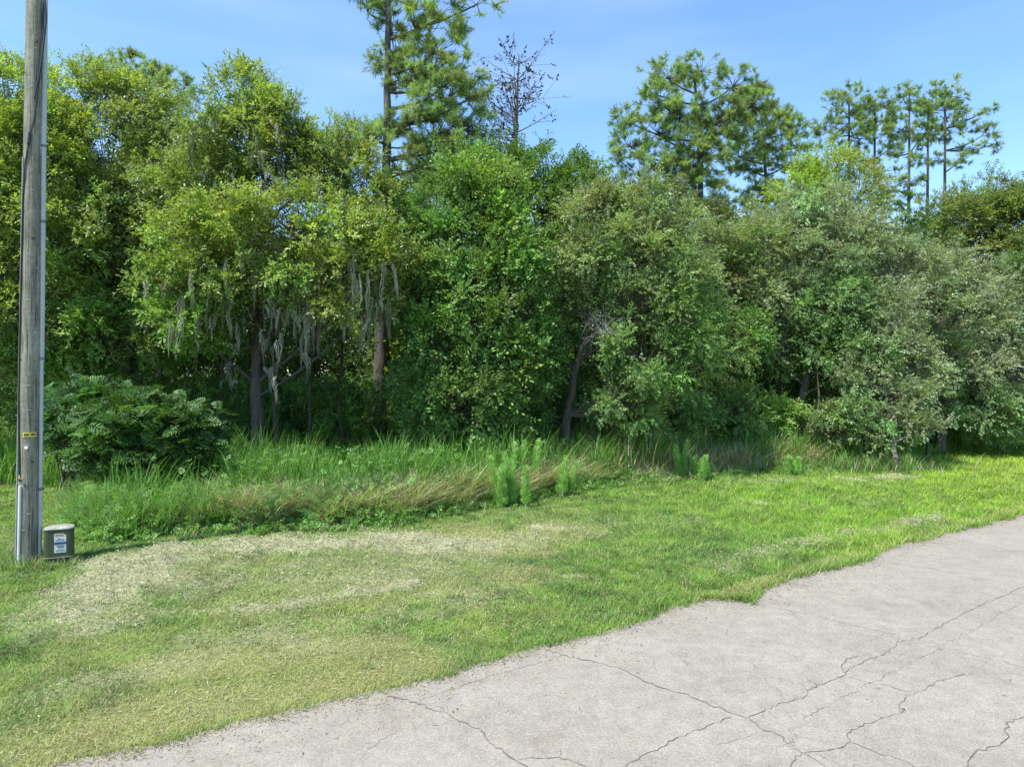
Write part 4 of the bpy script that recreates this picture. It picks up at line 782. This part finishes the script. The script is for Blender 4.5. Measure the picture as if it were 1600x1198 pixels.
# ferns at the left
ferns = [('pale fern nearest the utility box, in front of the dark shrub', 150, 765, 11.6), ('fern with spreading fronds, second from the left in front of the shrub', 205, 775, 12.0), ('fern in the middle of the weedy bank below the shrub', 290, 768, 12.2), ('fern at the right end of the weedy bank under the mossy oak', 375, 765, 12.6), ('low fern beside the dry straw at the foot of the bank', 335, 790, 11.6)]
for lab, px, py, Yd in ferns:
    c = P(px, py, Yd); rt_ = empty('fern', (c[0], c[1], 0), lab, 'fern', 'ferns on the weedy bank'); fm = MB(); N = 34
    a_ = rng.uniform(0, 2 * np.pi, N); d = np.stack([np.cos(a_), np.sin(a_), rng.uniform(.3, 1.6, N)], 1); z0 = rng.uniform(.05, max(.1, c[2]), N); T = np.stack([c[0] + rng.normal(0, .16, N), c[1] + rng.normal(0, .12, N), z0], 1)
    inst(fm, FT[0], FT[1], frames(d, np.tile([0, 0, 1.], (N, 1)) + .3 * rand_unit(N)), T, rng.uniform(.28, .5, N), np.array([.25, .40, .14]) * rng.uniform(.75, 1.2, (N, 1)), .2); fm.build('fronds', M_grass, rt_)

# ---------------------------------------------------------------- undergrowth and the woods beyond
rng = np.random.default_rng(90)
ug = MB()
def cloud(mb, n, x0, x1, y0, y1, z0, z1, cols, S=(.9, 1.3), sc=.6, thr=.5, seed=200, sprays=SPR):
    x = rng.uniform(x0, x1, n); y = rng.uniform(y0, y1, n); z = rng.uniform(z0, z1, n)
    k = .5 * vnoise(x * sc + z * .7, z * sc * 1.2 + y * .5, seed) + .5 * vnoise(x * sc * 2.3, z * sc * 2.3 + y, seed + 1); ok = (k + .25 * rng.random(n) > thr) & (y > brush_y(x) + 1.5)
    x, y, z, k = x[ok], y[ok], z[ok], k[ok]; N = len(x); ci = (hash2(np.floor(x * .5), np.floor(z * .6 + y * .3), seed) * len(cols) * .999).astype(int)
    c = np.array(cols)[ci] * rng.uniform(.7, 1.3, (N, 1)); d = rand_unit(N) + [0, 0, .2]
    for w_ in range(len(sprays)):
        s_ = slice(w_, None, len(sprays)); inst(mb, sprays[w_][0], sprays[w_][1], frames(d[s_], np.tile([0, -.2, 1.], (len(d[s_]), 1)) + .6 * rand_unit(len(d[s_]))), np.stack([x, y, z], 1)[s_], rng.uniform(*S, len(d[s_])), c[s_], .28)
cloud(ug, 34000, -18, 28, 21, 28, .1, 2.6, [(.06, .14, .03), (.10, .20, .035), (.05, .11, .03), (.14, .26, .05)], thr=.60)
cloud(ug, 16000, -18, 28, 22, 28, 2.2, 6, [(.06, .13, .03), (.08, .15, .03)], thr=.68, seed=220)
cloud(ug, 15000, -15, 3, 18.2, 21.5, .1, 2.6, [(.12, .25, .05), (.10, .20, .045), (.15, .29, .06)], sc=.8, thr=.70, seed=230, S=(.7, 1.1))
cloud(ug, 9000, 3, 18, 19.5, 22.5, .1, 2.0, [(.12, .25, .05), (.10, .20, .045), (.18, .30, .07)], sc=.8, thr=.70, seed=235, S=(.7, 1.1))
tag(ug.build('undergrowth', M_leaf), 'tangled green undergrowth in the shade beneath the trees', 'undergrowth', kind='stuff')
fw = MB()
cloud(fw, 78000, -48, 50, 25, 42, .1, 9.0, [(.06, .12, .03), (.08, .15, .035), (.10, .15, .04), (.05, .10, .03)], S=(2.0, 3.2), sc=.35, thr=.37, seed=240)
for k in range(90):
    x = rng.uniform(-30, 42); y = rng.uniform(24, 40); tube(fw, [[x, y, -.05], [x + rng.normal(0, .2), y, 3], [x + rng.normal(0, .4), y, 7.5]], [rng.uniform(.07, .16), .08, .05], 6, col=(.05, .04, .032), cap=False)
tag(fw.build('distant_woods', M_leaf), 'dim continuous wood filling the background behind the trees', 'woods', kind='stuff')

# ---------------------------------------------------------------- utility pole
rng = np.random.default_rng(95)
PY = 9.19
def pp(px, py, dy=0.0): return P(px, py, PY + dy)
pb = pp(43.5, 880); root = empty('utility_pole', (pb[0], pb[1], 0), 'weathered grey wooden utility pole beside the green utility box', 'utility pole')
def pole_c(z):                             # axis and radius at height z
    t = z / 7.58; return np.array([pb[0] + (.105) * t, pb[1], z]), .138 + (.106 - .138) * t
m, nt, n, l, out = mat_new('weathered_wood')
tcn = n.new('ShaderNodeTexCoord'); mp = n.new('ShaderNodeMapping'); mp.inputs['Scale'].default_value = (22, 22, .9)
no = n.new('ShaderNodeTexNoise'); no.inputs['Scale'].default_value = 1.6; no.inputs['Detail'].default_value = 9; no.inputs['Roughness'].default_value = .7
n2 = n.new('ShaderNodeTexNoise'); n2.inputs['Scale'].default_value = 3.0; n2.inputs['Detail'].default_value = 6
n3 = n.new('ShaderNodeTexNoise'); n3.inputs['Scale'].default_value = 24; n3.inputs['Detail'].default_value = 5
r1 = ramp(no.outputs['Fac'], .25, (.105, .098, .076), .75, (.34, .33, .265)); r2 = ramp(n2.outputs['Fac'], .3, (.7, .72, .66), .7, (1.15, 1.15, 1.12)); r3 = ramp(n3.outputs['Fac'], .3, (.8, .8, .8), .7, (1.15, 1.15, 1.15))
mp2 = n.new('ShaderNodeMapping'); mp2.inputs['Scale'].default_value = (55, 55, 1.1); n4 = n.new('ShaderNodeTexNoise'); n4.inputs['Scale'].default_value = 1.3; n4.inputs['Detail'].default_value = 4
l.new(tcn.outputs['Object'], mp2.inputs[0]); l.new(mp2.outputs[0], n4.inputs['Vector']); r5 = ramp(n4.outputs['Fac'], .36, (.35, .33, .3), .44, (1, 1, 1))
q = mul(mul(mul(r1.outputs[0], r2.outputs[0]).outputs[0], r3.outputs[0]).outputs[0], r5.outputs[0]); l.new(tcn.outputs['Object'], mp.inputs[0]); l.new(mp.outputs[0], no.inputs['Vector']); l.new(tcn.outputs['Object'], n2.inputs['Vector']); l.new(tcn.outputs['Object'], n3.inputs['Vector'])
p = n.new('ShaderNodeBsdfPrincipled'); p.inputs['Roughness'].default_value = .85; b = n.new('ShaderNodeBump'); b.inputs['Strength'].default_value = .7; b.inputs['Distance'].default_value = .012
l.new(no.outputs['Fac'], b.inputs['Height']); l.new(b.outputs[0], p.inputs['Normal']); l.new(q.outputs[0], p.inputs['Base Color']); l.new(p.outputs[0], out.inputs[0])
M_wood = m
pm = MB(); zs = np.linspace(-.3, 11.0, 60); cs = [pole_c(z) for z in zs]; tube(pm, [c for c, _ in cs], [r * (1 + .01 * rng.normal()) for _, r in cs], 28, rough=.006)
pm.build('shaft', M_wood, root, smooth=True)
M_pvc = plain('grey_conduit', (.40, .41, .43), .5, .08, 6); M_white = plain('white_pipe', (.62, .62, .58), .5, .1, 10); M_black = plain('black_cable', (.02, .02, .02), .5, .1, 10); M_lead = plain('grey_moulding', (.22, .24, .20), .7, .2, 8)
def along(ang, r_out, z0, z1, rad, name, mat, k=24, sides=10, squash=1.0):
    mb = MB(); pts = []; zz = np.linspace(z0, z1, k)
    for z in zz:
        c, r = pole_c(z); pts.append(c + np.array([math.cos(ang), -math.sin(ang), 0]) * (r + r_out))
    tube(mb, pts, rad, sides); return mb.build(name, mat, root, smooth=True)
# ang measured from +x towards the camera (-y)
zof = lambda py: H - (py - 599) / F * PY
along(R(-8), .008, .0, zof(560), .026, 'conduit', M_pvc); along(R(-8), .012, zof(560) - .05, zof(228), .031, 'conduit', M_pvc); along(R(-8), .010, zof(228) - .05, 11, .035, 'conduit', M_pvc)
for z in (zof(560), zof(228), 1.0, 4.6):
    mb = MB(); c, r = pole_c(z); q0 = c + np.array([math.cos(R(-8)), -math.sin(R(-8)), 0]) * (r + .014); tube(mb, [q0 - [0, 0, .018], q0 + [0, 0, .018]], .037, 12); mb.build('strap', plain('strap_metal', (.16, .16, .17), .5, .2, 12, .6), root, smooth=True)
along(R(122), .004, .05, zof(250), .014, 'moulding', M_lead, sides=6)
along(R(98), .010, .02, zof(757), .018, 'pipe', M_white)
# loose black cable, running diagonally and then down the left side
mb = MB(); pts = []
for z, a_ in ((11, -5), (9, 0), (7.6, 4), (6.8, 20), (6.2, 42), (5.9, 56), (zof(215), 74)): 
    c, r = pole_c(z); pts.append(c + np.array([math.cos(R(a_)), -math.sin(R(a_)), 0]) * (r + .018))
pts = np.array(pts); tt = np.linspace(0, len(pts) - 1, 40); pd = np.stack([np.interp(tt, range(len(pts)), pts[:, i_]) for i_ in range(3)], 1)
tube(mb, pd, .011, 7); mb.build('cable', M_black, root, smooth=True)
mb = MB(); pts = []
for z, a_ in ((zof(212), 74), (zof(232), 82), (zof(260), 100), (zof(310), 114), (zof(500), 118), (zof(640), 118), (zof(750), 100)):
    c, r = pole_c(z); pts.append(c + np.array([math.cos(R(a_)), -math.sin(R(a_)), 0]) * (r + .012))
pts = np.array(pts); tt = np.linspace(0, len(pts) - 1, 40); pd = np.stack([np.interp(tt, range(len(pts)), pts[:, i_]) for i_ in range(3)], 1)
tube(mb, pd, np.concatenate([np.full(7, .02), np.full(33, .009)]), 7); mb.build('cable', M_black, root, smooth=True)
# loop of black cable on the right near the top
mb = MB(); c, r = pole_c(7.0); pts = [c + np.array([r * .5, -.16, 1.6]), c + np.array([r + .06, -.12, .9]), c + np.array([r + .10, -.08, .3]), c + np.array([r + .04, -.10, -.35]), c + np.array([r * .7, -.12, -.8])]
pts = np.array(pts); tt = np.linspace(0, 4, 24); pd = np.stack([np.interp(tt, range(5), pts[:, i_]) for i_ in range(3)], 1); tube(mb, pd, .013, 7); mb.build('cable', M_black, root, smooth=True)
# yellow tag
def patch(z, a0, a1, h, off, name, mat, parent, k=10):
    mb = MB(); A = np.linspace(R(a0), R(a1), k); v = []
    for zz in (z - h / 2, z + h / 2):
        for o_ in (off, off + .003):
            for a_ in A:
                c, r = pole_c(zz); v.append(c + np.array([math.cos(a_), -math.sin(a_), 0]) * (r + o_))
    f = []
    for i_ in range(k - 1):
        o0, o1, t0_, t1_ = i_, k + i_, 2 * k + i_, 3 * k + i_
        f += [[o1, o1 + 1, t1_ + 1, t1_], [o0, t0_, t0_ + 1, o0 + 1], [o1, o0, o0 + 1, o1 + 1], [t1_, t1_ + 1, t0_ + 1, t0_]]
    f += [[0, k, 3 * k, 2 * k], [k - 1, 3 * k - 1, 4 * k - 1, 2 * k - 1]]
    mb.add(np.array(v), np.array(f)); return mb.build(name, mat, parent)
M_scar = plain('pale_scar', (.36, .35, .28), .8, .3, 30); M_knot = plain('dark_knot', (.06, .05, .04), .8, .3, 30)
for k_, (py_, a_, w_, h_) in enumerate(((70, 45, 7, .02), (80, 50, 9, .012), (140, 70, 5, .03), (300, 60, 8, .012), (375, 48, 10, .02), (420, 30, 6, .012), (470, 75, 9, .01), (602, 66, 11, .010), (640, 60, 12, .008), (720, 40, 6, .03), (800, 55, 7, .02), (825, 80, 8, .012), (520, 38, 6, .016))):
    patch(zof(py_), a_ - w_, a_ + w_, h_, .0008, 'scar', M_knot if k_ in (0, 4, 9) else M_scar, root, 5)
for py_, a_ in ((330, 108), (450, 110), (560, 108), (700, 110), (120, 106)): patch(zof(py_), a_ - 6, a_ + 14, .008, .012, 'staple', M_black, root, 4)
zt = zof(678)
tg_ = patch(zt, 24, 88, .062, .004, 'tag', plain('yellow_tag', (.55, .47, .06), .5, .1, 14), root)
for a0 in (30, 35, 40, 45, 58, 63, 68, 73, 78):
    patch(zt + .002, a0, a0 + 3.4, .026, .0085, 'digit', M_black, tg_, 3)
mb = MB(); c, r = pole_c(zof(698)); q0 = c + np.array([math.cos(R(68)), -math.sin(R(68)), 0]) * r; tube(mb, [q0, q0 + [.01, -.028, 0.004]], [.018, .022], 8); mb.build('bolt', M_white, root)
mb = MB(); c, r = pole_c(zof(745)); q0 = c + np.array([-.01, -r - .004, 0]); tube(mb, [q0 + [-.02, 0, .05], q0 + [0, -.03, 0], q0 + [.04, -.02, .0]], .008, 6); mb.build('clip', plain('rusty_metal', (.35, .22, .12), .7, .3, 20), root)

# ---------------------------------------------------------------- utility box (pedestal)
bc = pp(88, 872); bx0 = bc[0]; by0 = PY + .06
ub = empty('utility_box', (bx0, by0, 0), 'dark green utility pedestal box with pale lid and sticker beside the pole', 'utility box')
def rbox(mb, w, d_, z0, z1, rad, cx_=0., cy_=0., taper=1.0, n_=5, dome=0.0, bev=.012):
    def ring(s, ins, z):
        v = []
        for (sx, sy, a0) in ((1, 1, 0), (-1, 1, 90), (-1, -1, 180), (1, -1, 270)):
            for k in range(n_):
                a_ = R(a0 + 90 * k / (n_ - 1)); v.append([cx_ + (sx * (w / 2 - rad) + (rad - ins) * math.cos(a_)) * s, cy_ + (sy * (d_ / 2 - rad) + (rad - ins) * math.sin(a_)) * s, z])
        return v
    rings = [ring(1, bev, z0), ring(1, 0, z0 + bev), ring(taper, 0, z1 - bev), ring(taper, bev, z1)]
    if dome: rings.append(ring(taper * .6, bev, z1 + dome)); rings.append(ring(taper * .15, bev * .1, z1 + dome * 1.2))
    m_ = 4 * n_; v = np.array([p_ for r_ in rings for p_ in r_]) + np.array([bx0, by0, 0]); f = []
    for r_ in range(len(rings) - 1):
        for k in range(m_): f.append([r_ * m_ + k, r_ * m_ + (k + 1) % m_, (r_ + 1) * m_ + (k + 1) % m_, (r_ + 1) * m_ + k])
    mb.add(v, np.array(f)); mb.add(v[-m_:], np.array([list(range(m_))])); mb.add(v[:m_][::-1], np.array([list(range(m_))]))
M_box = plain('dark_green_plastic', (.045, .062, .030), .55, .15, 9, bump=.1); M_lid = plain('pale_grey_lid', (.24, .245, .20), .8, .35, 14, bump=.3)  # lid colour is paler and greyer than the cover
mb = MB(); rbox(mb, .325, .25, -.02, .085, .05); mb.build('base', plain('box_base', (.04, .045, .03), .7, .3, 12), ub, smooth=False)
mb = MB(); rbox(mb, .33, .26, .087, .455, .05, taper=1.0); mb.build('cover', M_box, ub, smooth=False)
mb = MB(); rbox(mb, .345, .275, .457, .485, .055, dome=.018, bev=.010); mb.build('lid', M_lid, ub, smooth=False)
mb = MB(); rbox(mb, .34, .27, .088, .098, .05, bev=.003); mb.build('seam', plain('seam_lip', (.20, .22, .15), .7, .2, 10), ub)
def plate(w, h, cx_, cz, t_, off, name, mat, parent, cham=0.):
    mb = MB(); y1 = by0 - .130 - off; y0 = y1 - t_; x0, x1, z0, z1 = bx0 + cx_ - w / 2, bx0 + cx_ + w / 2, cz - h / 2, cz + h / 2
    pr = [(x0, z0), (x1, z0), (x1, z1 - cham), (x1 - cham, z1), (x0, z1)] if cham else [(x0, z0), (x1, z0), (x1, z1), (x0, z1)]; k = len(pr)
    v = np.array([[a_, y0, b_] for a_, b_ in pr] + [[a_, y1, b_] for a_, b_ in pr]); mb.add(v, np.array([list(range(k))])); v2 = v.copy(); mb.add(v2, np.array([[i_, i_ + k, (i_ + 1) % k + k, (i_ + 1) % k] for i_ in range(k)]))
    return mb.build(name, mat, parent)
sk = plate(.135, .255, .025, .285, .002, .0005, 'sticker', plain('sticker_white', (.55, .58, .54), .4, .08, 20), ub, cham=.03)
plate(.10, .022, .015, .395, .002, .003, 'sticker_heading', plain('sticker_orange', (.45, .16, .08), .5, .2, 40), sk)
plate(.135, .026, .025, .283, .002, .003, 'sticker_band', plain('sticker_blue', (.02, .05, .20), .5, .2, 40), sk)
MBk = plain('sticker_ink', (.05, .07, .12), .5, .2, 40)
for (w_, cx_, cz) in ((.085, .025, .250), (.065, .032, .228), (.095, .025, .190)): plate(w_, .009, cx_, cz, .002, .003, 'sticker_line', MBk, sk)
mb = MB(); cz = .335
tube(mb, [[bx0 - .03, by0 - .1355, cz - .02], [bx0 + .01, by0 - .1355, cz + .012], [bx0 + .05, by0 - .1355, cz + .0], [bx0 + .075, by0 - .1355, cz - .02]], [.004, .009, .010, .004], 6); mb.build('sticker_emblem', plain('emblem_blue', (.10, .16, .28), .5, .2, 30), sk)
mb = MB(); tube(mb, [[bx0, by0 - .12, .065], [bx0, by0 - .140, .065]], .014, 8); mb.build('lock', plain('rust', (.22, .10, .06), .8, .3, 30), ub)

ub.rotation_euler = (0, 0, R(27))
